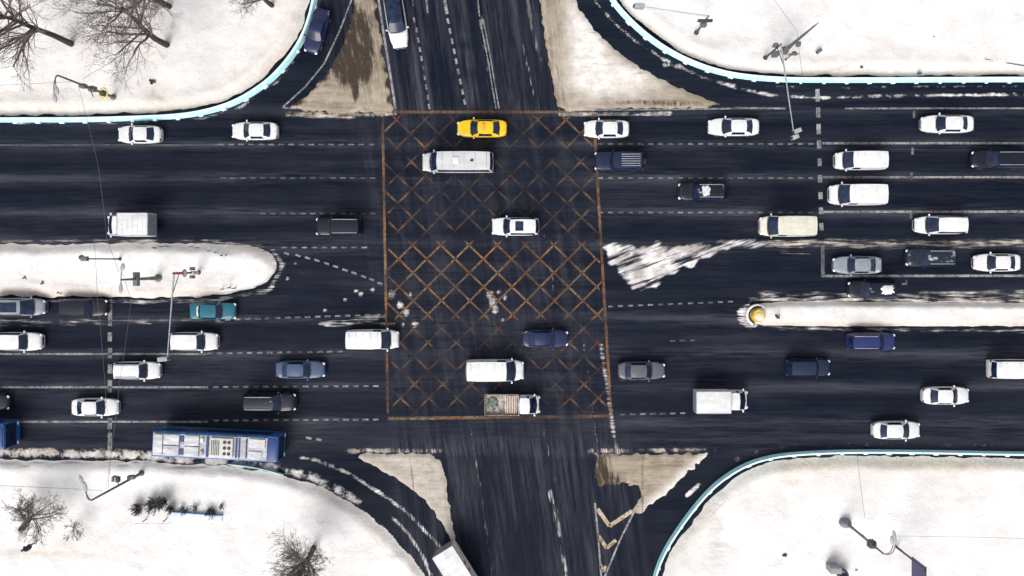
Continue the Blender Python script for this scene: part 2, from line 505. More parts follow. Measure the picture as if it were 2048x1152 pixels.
    # crumbs of snow near the left box corner
    for cx, cy, r in [(783, 590, 9), (800, 610, 8), (812, 624, 9), (830, 648, 8), (722, 588, 6), (745, 580, 6), (712, 582, 4), (690, 600, 4), (980, 590, 9), (985, 605, 10), (990, 620, 8), (997, 585, 5), (1010, 595, 5), (650, 620, 4), (575, 557, 4), (590, 528, 4), (1006, 640, 5), (820, 590, 5), (806, 650, 5)]:
        d = np.hypot((px - cx) / r, (py - cy) / (r * 1.2)); snow = np.maximum(snow, 1.1 * np.exp(-d ** 2))
    # verges
    line([(-60, 246), (240, 246), (400, 238), (480, 215), (560, 160), (610, 90), (640, 0)], 5, .55)
    line([(540, 130), (575, 110), (600, 85)], 5, .4)
    line([(1180, -10), (1225, 42), (1270, 82), (1330, 120), (1400, 152), (1470, 175), (1540, 190), (1640, 196), (1760, 192), (2060, 188)], 4.2, .85, .4)
    line([(1330, 130), (1360, 133)], 6, .8)
    line([(1400, 164), (1620, 176), (2060, 172)], 4, .5)
    line([(600, 915), (640, 922), (700, 948), (760, 985), (815, 1025), (850, 1062), (885, 1098)], 4.5, .95, .3)
    line([(775, 1025), (815, 1065), (845, 1110), (862, 1150)], 4, 1.05, .3)
    line([(-60, 905), (200, 907), (330, 914)], 11, 1.1, .3); line([(320, 916), (440, 924), (540, 934), (620, 952), (720, 1004)], 11, .9, .35)
    line([(1375, 990), (1388, 978), (1398, 970)], 5, 1.25, .1)
    line([(1305, 1160), (1330, 1090), (1375, 1020), (1430, 960), (1490, 925), (1600, 893)], 6, .3)
    line([(1440, 930), (1530, 895), (1700, 888), (2060, 890)], 10, .38)
    # cross street streaks
    line([(955, -10), (965, 60), (985, 160)], 12, .42)
    line([(1050, -10), (1064, 45), (1080, 120)], 7, .50)
    line([(1046, 90), (1060, 150), (1072, 225), (1076, 300)], 4, .55)
    line([(1088, 470), (1098, 500), (1108, 590), (1120, 640)], 3.4, .62)
    line([(1168, 690), (1182, 780), (1196, 905)], 4, .55)
    line([(1202, 690), (1214, 770), (1226, 860), (1236, 910)], 6, .75)
    line([(1100, 985), (1118, 1060), (1134, 1160)], 8, .70)
    line([(940, 850), (958, 960), (985, 1160)], 4, .52)
    line([(1085, 850), (1110, 960)], 4, .5)
    line([(1108, 150), (1122, 228)], 6, .55)
    line([(880, 500), (930, 600), (960, 640)], 3, .40)
    line([(915, 525), (935, 565)], 3, .45)
    # slush in front of the islands
    line([(575, 228), (680, 232), (790, 226)], 8, .85)
    line([(1120, 228), (1260, 228), (1340, 227)], 6, .92)
    line([(690, 902), (880, 902)], 7, .7); line([(1180, 902), (1430, 900)], 7, .65)
    tan = np.maximum(tan, .7 * np.exp(-((py - 226) / 14.) ** 2) * ((px < 800) & (px > 560)))
    tan = np.maximum(tan, .45 * np.exp(-((py - 902) / 9.) ** 2))
    tan = np.maximum(tan, .35 * np.exp(-((py - 590) / 15.) ** 2) * (px > 1450)); tan = np.maximum(tan, .6 * np.exp(-((py - 490) / 14.) ** 2) * (px > 1560))
    for n_, a_ in (('ns', np.clip(ns, 0, 1)), ('salt', np.clip(salt, 0, 1)), ('snow', np.clip(snow, 0, 1.2)), ('tan', tan), ('diag', diag), ('iso', iso)):
        set_attr(me, n_, a_)
    o = bpy.data.objects.new('road', me); COL.objects.link(o)
    tag(o, kind='structure')
build_road()

# ------------------------------------------------------------------ snow and island height fields
def field(name, poly, h, wid, step, mat, rag=.25, ragsc=1.6, smooth=2, bank=0.0, dirtw=1.8, dirta=.8, marks=None, rough=.10):
    pw = smooth_poly([G(*p) for p in poly], smooth)
    x0, y0 = np.maximum(pw.min(0) - 1.2, (-RX, -RY)); x1, y1 = np.minimum(pw.max(0) + 1.2, (RX, RY))
    xs = np.arange(x0, x1 + step, step); ys = np.arange(y0, y1 + step, step)
    xs[-1] = x1; ys[-1] = y1
    X, Y = np.meshgrid(xs, ys); x = X.ravel(); y = Y.ravel()
    s = sdf(x, y, pw) + (fbm(x * ragsc / 2, y * ragsc / 2, 4) - .5) * rag * 2
    z = -.06 + (h + .06) * sstep(-.12, wid, s)
    z += (fbm(x * .35, y * .35, 5) - .5) * rough * 3.4 * sstep(.2, 1.5, s)
    z += (fbm(x * 2.2, y * 2.2, 3) - .5) * rough * .9 * sstep(.1, .6, s)
    z += bank * np.exp(-((s - 1.0) / .8) ** 2) * (.4 + fbm(x * .5, y * .5, 3))
    nx, ny = len(xs), len(ys)
    idx = np.arange(nx * ny).reshape(ny, nx)
    f = np.stack([idx[:-1, :-1], idx[:-1, 1:], idx[1:, 1:], idx[1:, :-1]], -1).reshape(-1, 4)
    keep = (s[f] > -.35).any(1); f = f[keep]
    used = np.unique(f); remap = np.full(nx * ny, -1); remap[used] = np.arange(len(used)); f = remap[f]
    co = np.stack([x, y, z], 1)[used]
    me = bpy.data.meshes.new(name)
    me.vertices.add(len(co)); me.vertices.foreach_set('co', co.ravel())
    me.loops.add(f.size); me.loops.foreach_set('vertex_index', f.ravel().astype(np.int32))
    me.polygons.add(len(f)); me.polygons.foreach_set('loop_start', np.arange(0, f.size, 4)); me.polygons.foreach_set('loop_total', np.full(len(f), 4))
    me.update(calc_edges=True); me.validate(); me.materials.append(mat)
    me.polygons.foreach_set('use_smooth', [True] * len(me.polygons))
    ss = s[used]; xx = x[used]; yy = y[used]; px = xx * PPM + 1024; py = 576 - yy * PPM
    d = dirta * np.exp(-np.clip(ss, 0, 99) / dirtw) * (.35 + 1.1 * fbm(xx * .22, yy * .22, 3))
    at = dict(dirt=d, grit=np.zeros_like(d), ns=np.zeros_like(d), dark=np.zeros_like(d), white=np.zeros_like(d))
    if marks: marks(px, py, ss, at)
    for k, a in at.items(): set_attr(me, k, np.clip(a, 0, 1))
    o = bpy.data.objects.new(name, me); COL.objects.link(o)
    return tag(o, kind='structure')

def gauss(px, py, cx, cy, rx, ry): return np.exp(-((px - cx) / rx) ** 2 - ((py - cy) / ry) ** 2)

def m_tl(px, py, s, at):
    # twig litter under the trees and a footprint trail
    at['dirt'] += .16 * gauss(px, py, 90, 70, 130, 70) + .22 * gauss(px, py, 290, 80, 120, 60)
    for (x, y) in [(236, 132), (240, 143), (233, 150), (238, 160), (232, 170), (237, 181), (311, 178), (309, 190), (318, 194), (326, 200)]:
        at['grit'] += .9 * gauss(px, py, x, y, 4, 4)
def sline(px, py, pts, wd, amp): return amp * np.exp(-(seg_dist(px, py, np.array(pts, float)) / wd) ** 2) * (.3 + fbm(px / 18, py / 18, 3))
def m_tr(px, py, s, at):
    at['dirt'] += sline(px, py, [(1330, 108), (1400, 132), (1470, 146), (1560, 149), (1640, 146), (1690, 135)], 2.2, 1.1)
    at['dirt'] += .22 * gauss(px, py, 1560, 110, 60, 30)
    at['dirt'] += sline(px, py, [(1840, 84), (2060, 86)], 2, .3) + sline(px, py, [(1700, 120), (1860, 60), (2060, 40)], 5, .14)
def m_bl(px, py, s, at):
    at['grit'] += .8 * np.exp(-((s - .35) / .12) ** 2) * (px < 420)
    at['grit'] += .55 * np.exp(-((s - 3.2) / .12) ** 2) * (px > 610) * (px < 800) * (fbm(px / 40, py / 40, 2) > .5)
    at['dirt'] += .25 * gauss(px, py, 655, 1010, 25, 40) + .22 * gauss(px, py, 740, 1085, 30, 40) + .40 * gauss(px, py, 70, 1105, 190, 12) + sline(px, py, [(20, 1100), (180, 1108), (330, 1140)], 5, .35) + sline(px, py, [(628, 975), (660, 990), (740, 1060), (790, 1120)], 2, .8)
    at['grit'] += .9 * np.exp(-((py - 926) / 1.6) ** 2) * (px < 330)
def m_br(px, py, s, at):
    at['dirt'] += .55 * np.exp(-((py - 920) / 14.) ** 2) * (px > 1560) + .18 * np.exp(-((py - 940) / 20.) ** 2) * (px > 1480)
    at['grit'] += .22 * gauss(px, py, 1430, 1080, 20, 60) * 1.5
    at['dirt'] += sline(px, py, [(1420, 1030), (1450, 1000), (1495, 978)], 1.8, .8) + sline(px, py, [(1500, 980), (1620, 1010), (1760, 990), (2060, 1000)], 6, .18) + sline(px, py, [(1560, 960), (1590, 965)], 6, .5)
def m_med(px, py, s, at):
    at['grit'] += .95 * np.exp(-(np.clip(s, -1, 9) / .22) ** 2) * (px > 380)
    at['dirt'] += .5 * np.exp(-((py - 583) / 9.) ** 2) * (px < 420)
    path = np.array([(40, 540), (60, 560), (150, 570), (260, 580), (470, 575), (458, 520), (420, 500), (380, 493), (310, 492)], float)
    at['grit'] += .35 * np.exp(-(seg_dist(px, py, path) / 3.0) ** 2) * fbm(px / 12, py / 12, 2) * 1.4
def m_medr(px, py, s, at):
    at['dirt'] += .55 * np.exp(-((py - 646) / 5.) ** 2)
    at['grit'] += .8 * gauss(px, py, 1500, 655, 30, 6)

S_TL = [(-700, 229), (0, 230), (170, 230), (300, 226), (370, 222), (428, 210), (474, 191), (514, 166), (543, 142), (582, 95), (606, 47), (619, 0), (632, -60), (640, -500), (-700, -500)]
S_TR = [(1210, -500), (1225, -40), (1234, 0), (1262, 30), (1302, 65), (1350, 98), (1405, 125), (1464, 141), (1532, 149), (1620, 152), (2048, 151), (2700, 151), (2700, -500)]
S_BL = [(-700, 918), (0, 918), (200, 920), (330, 924), (480, 934), (560, 946), (640, 972), (700, 1002), (760, 1047), (800, 1087), (832, 1124), (852, 1158), (880, 1230), (930, 1650), (-700, 1650)]
S_BR = [(1300, 1650), (1312, 1200), (1322, 1150), (1336, 1112), (1366, 1063), (1410, 1006), (1448, 968), (1496, 938), (1544, 922), (1602, 914), (1700, 911), (1850, 912), (2048, 916), (2700, 920), (2700, 1650)]
M_L = [(-700, 489), (0, 489), (150, 487), (300, 486), (420, 486), (490, 490), (530, 500), (552, 516), (556, 535), (540, 560), (505, 580), (440, 592), (300, 597), (100, 594), (0, 592), (-700, 590)]
M_R = [(1494, 628), (1500, 614), (1520, 607), (1560, 604), (1640, 603), (2048, 606), (2700, 612), (2700, 655), (2048, 652), (1800, 653), (1640, 652), (1550, 652), (1515, 648), (1498, 640)]
field('snow_verge', S_TL, .42, 1.3, .26, SNOW, marks=m_tl, bank=.18, dirtw=1.7, dirta=.95)
field('snow_verge', S_TR, .42, 1.3, .26, SNOW, marks=m_tr, bank=.15, dirtw=1.0)
field('snow_verge', S_BL, .35, 1.0, .26, SNOW, marks=m_bl, bank=.12, dirtw=.7, dirta=.55)
field('snow_verge', S_BR, .40, 1.3, .26, SNOW, marks=m_br, bank=.15, dirtw=1.2, dirta=.9)
field('snow_median', M_L, .45, 1.1, .22, SNOW, marks=m_med, bank=.14, dirtw=.55, dirta=.7)
field('snow_median', M_R, .45, .55, .18, SNOW, marks=m_medr, bank=.05, dirtw=.35, dirta=.8, rag=.12)

def i_tl(px, py, s, at):
    at['ns'] += sstep(705, 730, px) * (1 - sstep(200, 212, py)) + (py < 60)
    at['dark'] += 1.25 * gauss(px, py, 712, 106, 32, 66) + .45 * gauss(px, py, 690, 150, 40, 30) + .75 * gauss(px, py, 678, 122, 20, 22) + .7 * gauss(px, py, 640, 152, 16, 13) + .55 * gauss(px, py, 735, 100, 14, 46) + .30 * gauss(px, py, 725, 30, 26, 50) + .7 * gauss(px, py, 712, 188, 5, 18) + .8 * np.exp(-(np.clip(s, 0, 9) / .22) ** 2)
    # hatch bands on its right flank
    for yy in (135, 168, 200): at['dark'] += 1.0 * gauss(px, py, 775 + (yy - 135) * .12, yy, 10, 9)
    at['dark'] += .9 * gauss(px, py, 595, 205, 22, 7)
    at['white'] += .12 * gauss(px, py, 680, 195, 70, 20)
def i_tr(px, py, s, at):
    at['ns'] += 1 - sstep(1125, 1150, px)
    at['white'] += 1.3 * gauss(px, py, 1178, 105, 38, 76) + 1.1 * gauss(px, py, 1240, 158, 74, 34) + .5 * gauss(px, py, 1150, 30, 25, 60)
    at['dark'] += .45 * gauss(px, py, 1100, 120, 12, 110) + .42 * gauss(px, py, 1360, 208, 90, 8) * 1.3 + .4 * gauss(px, py, 1250, 204, 80, 7) + .55 * gauss(px, py, 1112, 200, 8, 25) + .8 * gauss(px, py, 1440, 212, 22, 4)
def i_bl(px, py, s, at):
    at['white'] += .35
    at['dark'] += .8 * np.exp(-((px - (822 + (py - 930) * .12)) / 2.5) ** 2) * .7 + .7 * np.exp(-((px - (846 + (py - 930) * .12)) / 2) ** 2) * .7
def i_br(px, py, s, at):
    at['white'] += .8 * np.exp(-(seg_dist(px, py, np.array([(1420, 905), (1290, 1020)], float)) / 14) ** 2)
    at['ns'] += 1 - sstep(1215, 1250, px)
    at['dark'] += .58 * (1 - sstep(1205, 1250, px)) + .45 * (1 - sstep(1240, 1290, px)) * sstep(925, 960, py) + .5 * np.exp(-((px - 1285) / 4.) ** 2)

I_TL = [(572, 215), (612, 190), (656, 142), (694, 75), (708, 0), (712, -120), (748, -120), (752, 0), (770, 120), (786, 214), (782, 228), (700, 231), (600, 226)]
I_TR = [(1060, -120), (1076, 0), (1088, 80), (1102, 160), (1118, 228), (1200, 220), (1478, 217), (1400, 192), (1312, 152), (1242, 110), (1192, 60), (1152, 8), (1120, -120)]
I_BL = [(698, 906), (790, 905), (882, 906), (894, 960), (904, 1030), (914, 1092), (900, 1082), (880, 1040), (840, 992), (795, 960), (745, 934)]
I_BR = [(1188, 906), (1192, 906), (1300, 907), (1415, 904), (1424, 905), (1392, 932), (1342, 980), (1300, 1018), (1262, 1034), (1268, 1006), (1282, 985), (1276, 972), (1225, 970), (1196, 972), (1192, 968)]
for nm, pl, mk, rg in (('traffic_island', I_TL, i_tl, .40), ('traffic_island', I_TR, i_tr, .26), ('traffic_island', I_BL, i_bl, .25), ('traffic_island', I_BR, i_br, .45)):
    field(nm, pl, .13, .5, .16, ISLAND, rag=rg, ragsc=3.4, smooth=1, marks=mk, rough=.09)

# ------------------------------------------------------------------ markings
class Ribbons:
    def __init__(s, z): s.v = []; s.f = []; s.a = []; s.z = z
    def seg(s, a, b, w, vis=1.0):
        a = np.array(G(*a)); b = np.array(G(*b)); d = b - a; L = np.hypot(*d)
        if L < 1e-6: return
        n = np.array([-d[1], d[0]]) / L * (w / PPM / 2)
        k = max(1, int(L / 2.0)); base = len(s.v)
        for i in range(k + 1):
            p = a + d * i / k
            v = vis(p[0] * PPM + 1024, 576 - p[1] * PPM) if callable(vis) else vis
            s.v += [(*(p + n), s.z), (*(p - n), s.z)]; s.a += [v, v]
        for i in range(k): s.f.append((base + 2 * i, base + 2 * i + 1, base + 2 * i + 3, base + 2 * i + 2))
    def poly(s, pts, w, vis=1.0):
        for a, b in zip(pts[:-1], pts[1:]): s.seg(a, b, w, vis)
    def dashes(s, a, b, dash, period, w, vis=.8):
        a = np.array(a, float); b = np.array(b, float); L = np.hypot(*(b - a)); d = (b - a) / L; t = 0
        while t + dash <= L + .5:
            s.seg(a + d * t, a + d * min(t + dash, L), w, (vis if callable(vis) else vis * random.uniform(.6, 1.1))); t += period
    def build(s, name, mat):
        o = mesh_obj(name, s.v, s.f, mat); set_attr(o.data, 'vis', np.array(s.a)); return tag(o, kind='structure')

R = Ribbons(.006)
R.dashes((437, 289), (752, 289), 11, 20, 3, .65); R.seg((-400, 290), (436, 290), 2.5, .28)
R.dashes((440, 356), (752, 356), 11, 20, 3, .45); R.dashes((520, 427), (752, 427), 11, 20, 3, .45); R.dashes((563, 495), (752, 495), 11, 20, 3.2, .75)
q = [(573, 507), (596, 511), (615, 516), (634, 521), (653, 527), (671, 533), (690, 540), (708, 546), (727, 553), (743, 559), (760, 567)]
for (x, y) in q: R.seg((x - 5, y - 1.7), (x + 5, y + 1.7), 4, .85)
for yy in (288, 356, 425):
    R.dashes((1196, yy), (1632, yy), 10, 20, 3.2, .7); R.seg((1644, yy - 1.5), (2500, yy - 2), 4.5, .85)
R.seg((1470, 216), (1572, 217), 4, .85); R.seg((1690, 217), (2500, 216), 3.5, .75)
for a, b in ((178, 203), (215, 235), (248, 268), (281, 297), (317, 332), (350, 365), (384, 398), (415, 428), (446, 461)):
    x = 1635 + (a - 178) * .028; R.seg((x, a), (x + .5, b), 8.5, .95)
R.seg((1645, 490), (1646, 552), 7, .62); R.seg((1643, 552), (2500, 551), 5, .85)
for x, a, b in ((1828, 222, 236), (1825, 295, 309), (1823, 345, 359), (1822, 425, 438)): R.seg((x, a), (x, b), 5, .55)
R.seg((1803, 568), (1814, 568), 4, .6); R.seg((1813, 560), (1813, 569), 3, .6)
# left approach
R.seg((221, 598), (220, 652), 8, .62)
for a, b in ((665, 683), (696, 716), (729, 747), (760, 785), (836, 858), (865, 900)): R.seg((220, a), (219.5, b), 8.5, .8)
R.seg((-400, 708), (412, 708), 4, .75); R.dashes((414, 707), (690, 703), 11, 20, 3.5, .85)
R.dashes((430, 640), (768, 629), 11, 20, 3.5, .85); R.seg((220, 641), (420, 640), 2.5, .4)
R.seg((-400, 774.5), (416, 774.5), 4, .85); R.dashes((426, 774), (772, 772), 11, 20, 3.4, .8)
R.seg((-400, 843.5), (416, 843.5), 4, .85); R.dashes((426, 841), (772, 839), 11, 20, 3.4, .8); R.dashes((780, 838), (880, 838), 10, 20, 3, .6)
R.dashes((1216, 613), (1470, 603), 10, 20, 3.2, .7); R.dashes((1340, 682), (1400, 680), 10, 20, 3, .45); R.dashes((1240, 829), (1382, 826), 11, 20, 3.2, .6)
R.dashes((1240, 760), (1300, 759), 10, 20, 3, .25)
for x, y in ((612, 875), (632, 878)): R.seg((x, y), (x + 11, y + 2.5), 5, .9)
# cross street, top
R.poly([(752, -60), (757, 0), (771, 90), (783, 165), (791, 218)], 4.5, .95)
R.poly([(706, -60), (703, 0), (680, 60), (648, 128), (610, 174), (565, 215)], 3.2, .9); R.seg((566, 216), (790, 216), 3, .6)
for x, y in ((828, 40), (833, 60), (836.5, 80), (840, 99), (843, 117), (846.5, 136), (849.5, 155), (852.5, 174), (856, 195), (858, 213)): R.seg((x - .9, y - 5), (x + .9, y + 5), 4, .9 if y not in (136,) else .35)
for i in range(9):
    y = 42 + i * 20.2; x = 896 + i * 4.15; R.seg((x - 1.1, y - 5.5), (x + 1.1, y + 5.5), 4.6, 1.0)
R.seg((848, -60), (855, 26), 4, .85); R.seg((880, -60), (894, 28), 6.5, .9); R.seg((818, -60), (827, 12), 3, .5)
R.poly([(960, 39), (975, 115), (984, 170), (992, 217)], 2.6, .75); R.poly([(966.5, 39), (981, 115), (990, 170), (998, 217)], 2.6, .75); R.seg((950, -60), (959, 33), 3, .6)
R.seg((1046, -60), (1062, 40), 6, .35)
R.seg((1130, 221), (1478, 217), 3.5, .75)
R.seg((1120, 228), (1165, 229), 5, .9)
# bottom right chevron area
R.poly([(1190, 1006), (1196, 1070), (1206, 1200)], 3.6, 1.0); R.poly([(1276, 1008), (1240, 1080), (1210, 1152), (1195, 1200)], 3.6, 1.0)
def chev(a, b, c, w):
    R.seg(a, b, w, 1.0); R.seg(b, c, w, 1.0)
R.build('lane_markings', WHITE_MARK)
R = Ribbons(.006)
chev((1195, 1018), (1219, 1052), (1264, 1022), 8); chev((1197, 1072), (1213, 1096), (1232, 1080), 7); chev((1201, 1130), (1206, 1144), (1211, 1132), 6)
R.build('hatch_markings', TAN_MARK)

K = Ribbons(.011)
def wearv(px, py):
    if 484 < py < 642: v = .80
    else:
        v = .05
        for l in (240, 258, 286, 328, 362, 394, 428, 452, 660, 690, 728, 770, 803): v = max(v, .80 * math.exp(-((py - l) / 8.5) ** 2))
        if 860 < px < 1120: v *= .50
        v *= .25 + 1.2 * float(fbm(np.array([px / 60.]), np.array([py / 60.]), 2)[0])
    if 488 < py < 650: v *= .40 + .95 * float(fbm(np.array([px / 50. + 9]), np.array([py / 50.]), 2)[0])
    q_ = float(fbm(np.array([px / 26. + 31]), np.array([py / 26. + 7]), 3)[0])
    return max(0, min(1, v * (.35 + 1.7 * max(0, q_ - .22)) * 1.1))
def edgev(px, py):
    return max(0, 1.9 * (float(fbm(np.array([px / 60. + 2]), np.array([py / 40.]), 4)[0]) - .22))
XL = lambda y: 765 + (y - 225) * .018
XR = lambda y: 1187 + (y - 225) * .058
K.poly([(XL(y), y) for y in range(226, 838, 12)], 5, edgev); K.poly([(XR(y), y) for y in range(226, 834, 12)], 5.5, edgev)
K.seg((765, 224), (1188, 224), 5.5, edgev); K.seg((776, 837), (1222, 832), 6, edgev)
def clipseg(fx, w):
    ys = np.arange(228, 834, 9.0)
    for a, b in zip(ys[:-1], ys[1:]):
        xa, xb = fx(a), fx(b)
        if XL(a) < xa < XR(a) and XL(b) < xb < XR(b): K.seg((xa, a), (xb, b + .2), w, wearv)
for k in range(-14, 24):
    clipseg(lambda y: 938 + (y - 490) * 1.03 + k * 56.5, 3.7)
    clipseg(lambda y: 938 - (y - 490) * 1.0 + k * 56.5, 3.7)
K.build('box_junction_markings', BOX_MARK)

# ------------------------------------------------------------------ vehicles
def lerp_tab(tab, x):
    for (x0, a), (x1, b) in zip(tab[:-1], tab[1:]):
        if x <= x1: return a + (b - a) * (x - x0) / (x1 - x0 + 1e-9) if x >= x0 else a
    return tab[-1][1]

WHEEL_ME = {}
def wheel(parent, x, y, r, wd):
    key = (round(r, 2), round(wd, 2))
    if key not in WHEEL_ME:
        a = MB(); n = 18; prof = [(r * .62, -wd / 2), (r * .94, -wd / 2), (r, -wd * .32), (r, wd * .32), (r * .94, wd / 2), (r * .62, wd / 2)]
        for k in range(n):
            t = 2 * math.pi * k / n
            for (rr, yy) in prof: a.v.append((rr * math.cos(t), yy, rr * math.sin(t)))
        m = len(prof)
        for k in range(n):
            for j in range(m):
                a.f.append((k * m + j, ((k + 1) % n) * m + j, ((k + 1) % n) * m + (j + 1) % m, k * m + (j + 1) % m))
        b = MB(); b.tube([(0, -wd * .36, 0), (0, wd * .36, 0)], r * .62, 14)
        o1 = a.build('wheel', TYRE, None, 40); o2 = b.build('rim', RIM, None, 40)
        WHEEL_ME[key] = (o1.data, o2.data)
        bpy.data.objects.remove(o1); bpy.data.objects.remove(o2)
    t_, r_ = WHEEL_ME[key]
    o = bpy.data.objects.new('wheel', t_); COL.objects.link(o); o.parent = parent; o.location = (x, y, r)
    q = bpy.data.objects.new('rim', r_); COL.objects.link(q); q.parent = o
    return o

KINDS = {
    # hoodz, H, cowl x, roof front x, roof rear x, rear base x (fractions of L from centre), belt, roof width, nose round
    'sedan':     dict(H=1.45, belt=.93, hood=.80, deck=.98, xf=.20, rf=.065, rr=-.215, xr=-.355, wb=.91, wr=.66, nose=.42, tail=.54),
    'old_sedan': dict(H=1.42, belt=.88, hood=.82, deck=.90, xf=.185, rf=.095, rr=-.215, xr=-.315, wb=.92, wr=.72, nose=.86, tail=.86),
    'hatchback': dict(H=1.52, belt=.95, hood=.84, deck=.95, xf=.235, rf=.085, rr=-.40, xr=-.475, wb=.91, wr=.68, nose=.42, tail=.64),
    'estate':    dict(H=1.55, belt=.96, hood=.86, deck=.96, xf=.215, rf=.10, rr=-.42, xr=-.482, wb=.92, wr=.72, nose=.60, tail=.74),
    'suv':       dict(H=1.72, belt=1.05, hood=.98, deck=1.05, xf=.215, rf=.105, rr=-.425, xr=-.485, wb=.93, wr=.73, nose=.62, tail=.76),
    'offroader': dict(H=1.85, belt=1.10, hood=1.05, deck=1.10, xf=.18, rf=.115, rr=-.455, xr=-.485, wb=.95, wr=.82, nose=.86, tail=.90),
    'van':       dict(H=2.05, belt=1.15, hood=1.02, deck=1.15, xf=.335, rf=.185, rr=-.475, xr=-.490, wb=.96, wr=.84, nose=.58, tail=.92),
    'minivan':   dict(H=1.75, belt=1.05, hood=.95, deck=1.05, xf=.30, rf=.10, rr=-.42, xr=-.482, wb=.93, wr=.74, nose=.40, tail=.70),
    'minibus':   dict(H=2.45, belt=1.25, hood=1.10, deck=1.25, xf=.375, rf=.275, rr=-.470, xr=-.488, wb=.97, wr=.86, nose=.60, tail=.93),
    'cab':       dict(H=1.95, belt=1.15, hood=1.05, deck=1.15, xf=.30, rf=-.02, rr=-.47, xr=-.49, wb=.95, wr=.80, nose=.74, tail=.98),
}

def shell(parent, kd, L, W, mat, o, x0=0.0):
    """painted body, cabin, glass, lamps and mirrors of a car-like vehicle; +x is forward"""
    k = dict(KINDS[kd]); H = k['H']; hw = W / 2
    if kd != 'cab':
        j = random.Random(int(L * 1000) + len(parent['label']))
        for q_, a_ in (('xf', .014), ('rf', .014), ('rr', .018), ('nose', .06), ('tail', .05), ('wr', .02)): k[q_] += j.uniform(-a_, a_)
    deck = [(-.5, k['deck'] * .80), (-.485, k['deck'] * .93), (-.46, k['deck']), (k['xr'], k['deck'] + .01), (k['xf'], k['belt']), (k['xf'] + .06, k['belt'] - .01), (.43, k['hood'] + .02), (.475, k['hood'] * .92), (.492, k['hood'] * .8), (.5, k['hood'] * .62)]
    st = [-.5, -.494, -.48, -.455, -.42, -.36, -.28, -.15, 0, .12, .2, .28, .36, .41, .45, .475, .49, .497, .5]
    V = []; F = []
    for fx in st:
        a = abs(fx) * 2; e = k['nose'] if fx > 0 else k['tail']
        wv = hw * (e + (1 - e) * (max(0, 1 - a ** (4.2 if k['nose'] < .68 and fx > 0 else 5.0))) ** .5) * (1 - .02 * a)
        zt = lerp_tab(deck, fx)
        half = [(0, zt + .035), (.45 * wv, zt + .03), (.80 * wv, zt + .005), (.93 * wv, zt - .035), (.985 * wv, zt - .12), (wv, zt * .66), (.985 * wv, .40), (.93 * wv, .22)]
        ring = [(x0 + fx * L, -yy, zz) for yy, zz in half[::-1]] + [(x0 + fx * L, yy, zz) for yy, zz in half[1:]]
        V += ring
    m = 15
    for i in range(len(st) - 1):
        for j in range(m - 1): F.append((i * m + j, i * m + j + 1, (i + 1) * m + j + 1, (i + 1) * m + j))
        F.append((i * m + m - 1, i * m, (i + 1) * m, (i + 1) * m + m - 1))
    F.append(tuple(range(m))); F.append(tuple((len(st) - 1) * m + j for j in range(m))[::-1])
    body = mesh_obj('body', V, F, mat, parent, 38)
    # cabin
    ys = [-1, -.6, 0, .6, 1]
    bulge = [0, .6, 1, .6, 0]
    wb = hw * k['wb']; wr = hw * k['wr']; zb = k['belt'] - .01; zr = k['deck'] + .01
    row = lambda fx, w_, z_, bx, bz: [(x0 + fx * L + bx * b, y_ * w_, z_ + bz * b) for y_, b in zip(ys, bulge)]
    FB = row(k['xf'], wb * .97, zb, .16, .0); FT = row(k['rf'], wr, H - .06, .07, .05)
    mid = (k['rf'] + k['rr']) / 2
    RM = row(mid, wr * 1.04, H - .02, 0, .05); RM2 = row((k['rf'] + mid) / 2, wr * 1.03, H - .035, 0, .05); RM3 = row((k['rr'] + mid) / 2, wr * 1.03, H - .035, 0, .05)
    RT = row(k['rr'], wr * .98, H - .08, -.05, .05); RB = row(k['xr'], wb * .93, zr, -.10, .0)
    c = MB()
    c.patch(FB, FT, 3); c.patch(FT, RM2); c.patch(RM2, RM); c.patch(RM, RM3); c.patch(RM3, RT); c.patch(RT, RB, 3)
    def side(sg):
        i = 0 if sg < 0 else 4
        top = [FT[i], RM2[i], RM[i], RM3[i], RT[i]]
        bot = [(t[0], sg * wb, zb) for t in top]
        return top, bot
    for sg in (-1, 1):
        top, bot = side(sg); i = 0 if sg < 0 else 4
        c.patch(top, bot, 2)
        c.v += [FB[i], FT[i], bot[0]]; n = len(c.v); c.f.append((n - 3, n - 2, n - 1))
        c.v += [RB[i], RT[i], bot[-1]]; n = len(c.v); c.f.append((n - 3, n - 2, n - 1))
    bm = bmesh.new()
    vs = [bm.verts.new(v) for v in c.v]
    for f in c.f:
        try: bm.faces.new([vs[i] for i in f])
        except ValueError: pass
    bmesh.ops.remove_doubles(bm, verts=bm.verts, dist=.002); bmesh.ops.recalc_face_normals(bm, faces=bm.faces)
    bm.verts.index_update()
    roofmat = o.get('roofmat', mat)
    mesh_obj('roof', [v.co[:] for v in bm.verts], [[v.index for v in f.verts] for f in bm.faces], roofmat, parent, 32); bm.free()
    # glass, 12 mm proud of the cabin
    def inset(A, B, ta, tb, e=.94):
        ra = [tuple(Vector(a).lerp(Vector(b), ta)) for a, b in zip(A, B)]
        rb = [tuple(Vector(a).lerp(Vector(b), tb)) for a, b in zip(A, B)]
        sq = lambda r: [(p[0], p[1] * e, p[2]) for p in r]
        return sq(ra), sq(rb)
    def glass(name, A, B, n, off):
        g = MB(); g.patch([tuple(Vector(p) + Vector(off)) for p in A], [tuple(Vector(p) + Vector(off)) for p in B], n)
        return g.build(name, o.get('glass', GLASS), parent, 60)
    A, B = inset(FB, FT, .03, .95, .95); glass('windshield', A, B, 2, (.016, 0, .014))
    if kd not in ('cab',):
        if o.get('rear', True):
            A, B = inset(RB, RT, .10, .93, .92); glass('rear_window', A, B, 2, (-.016, 0, .012))
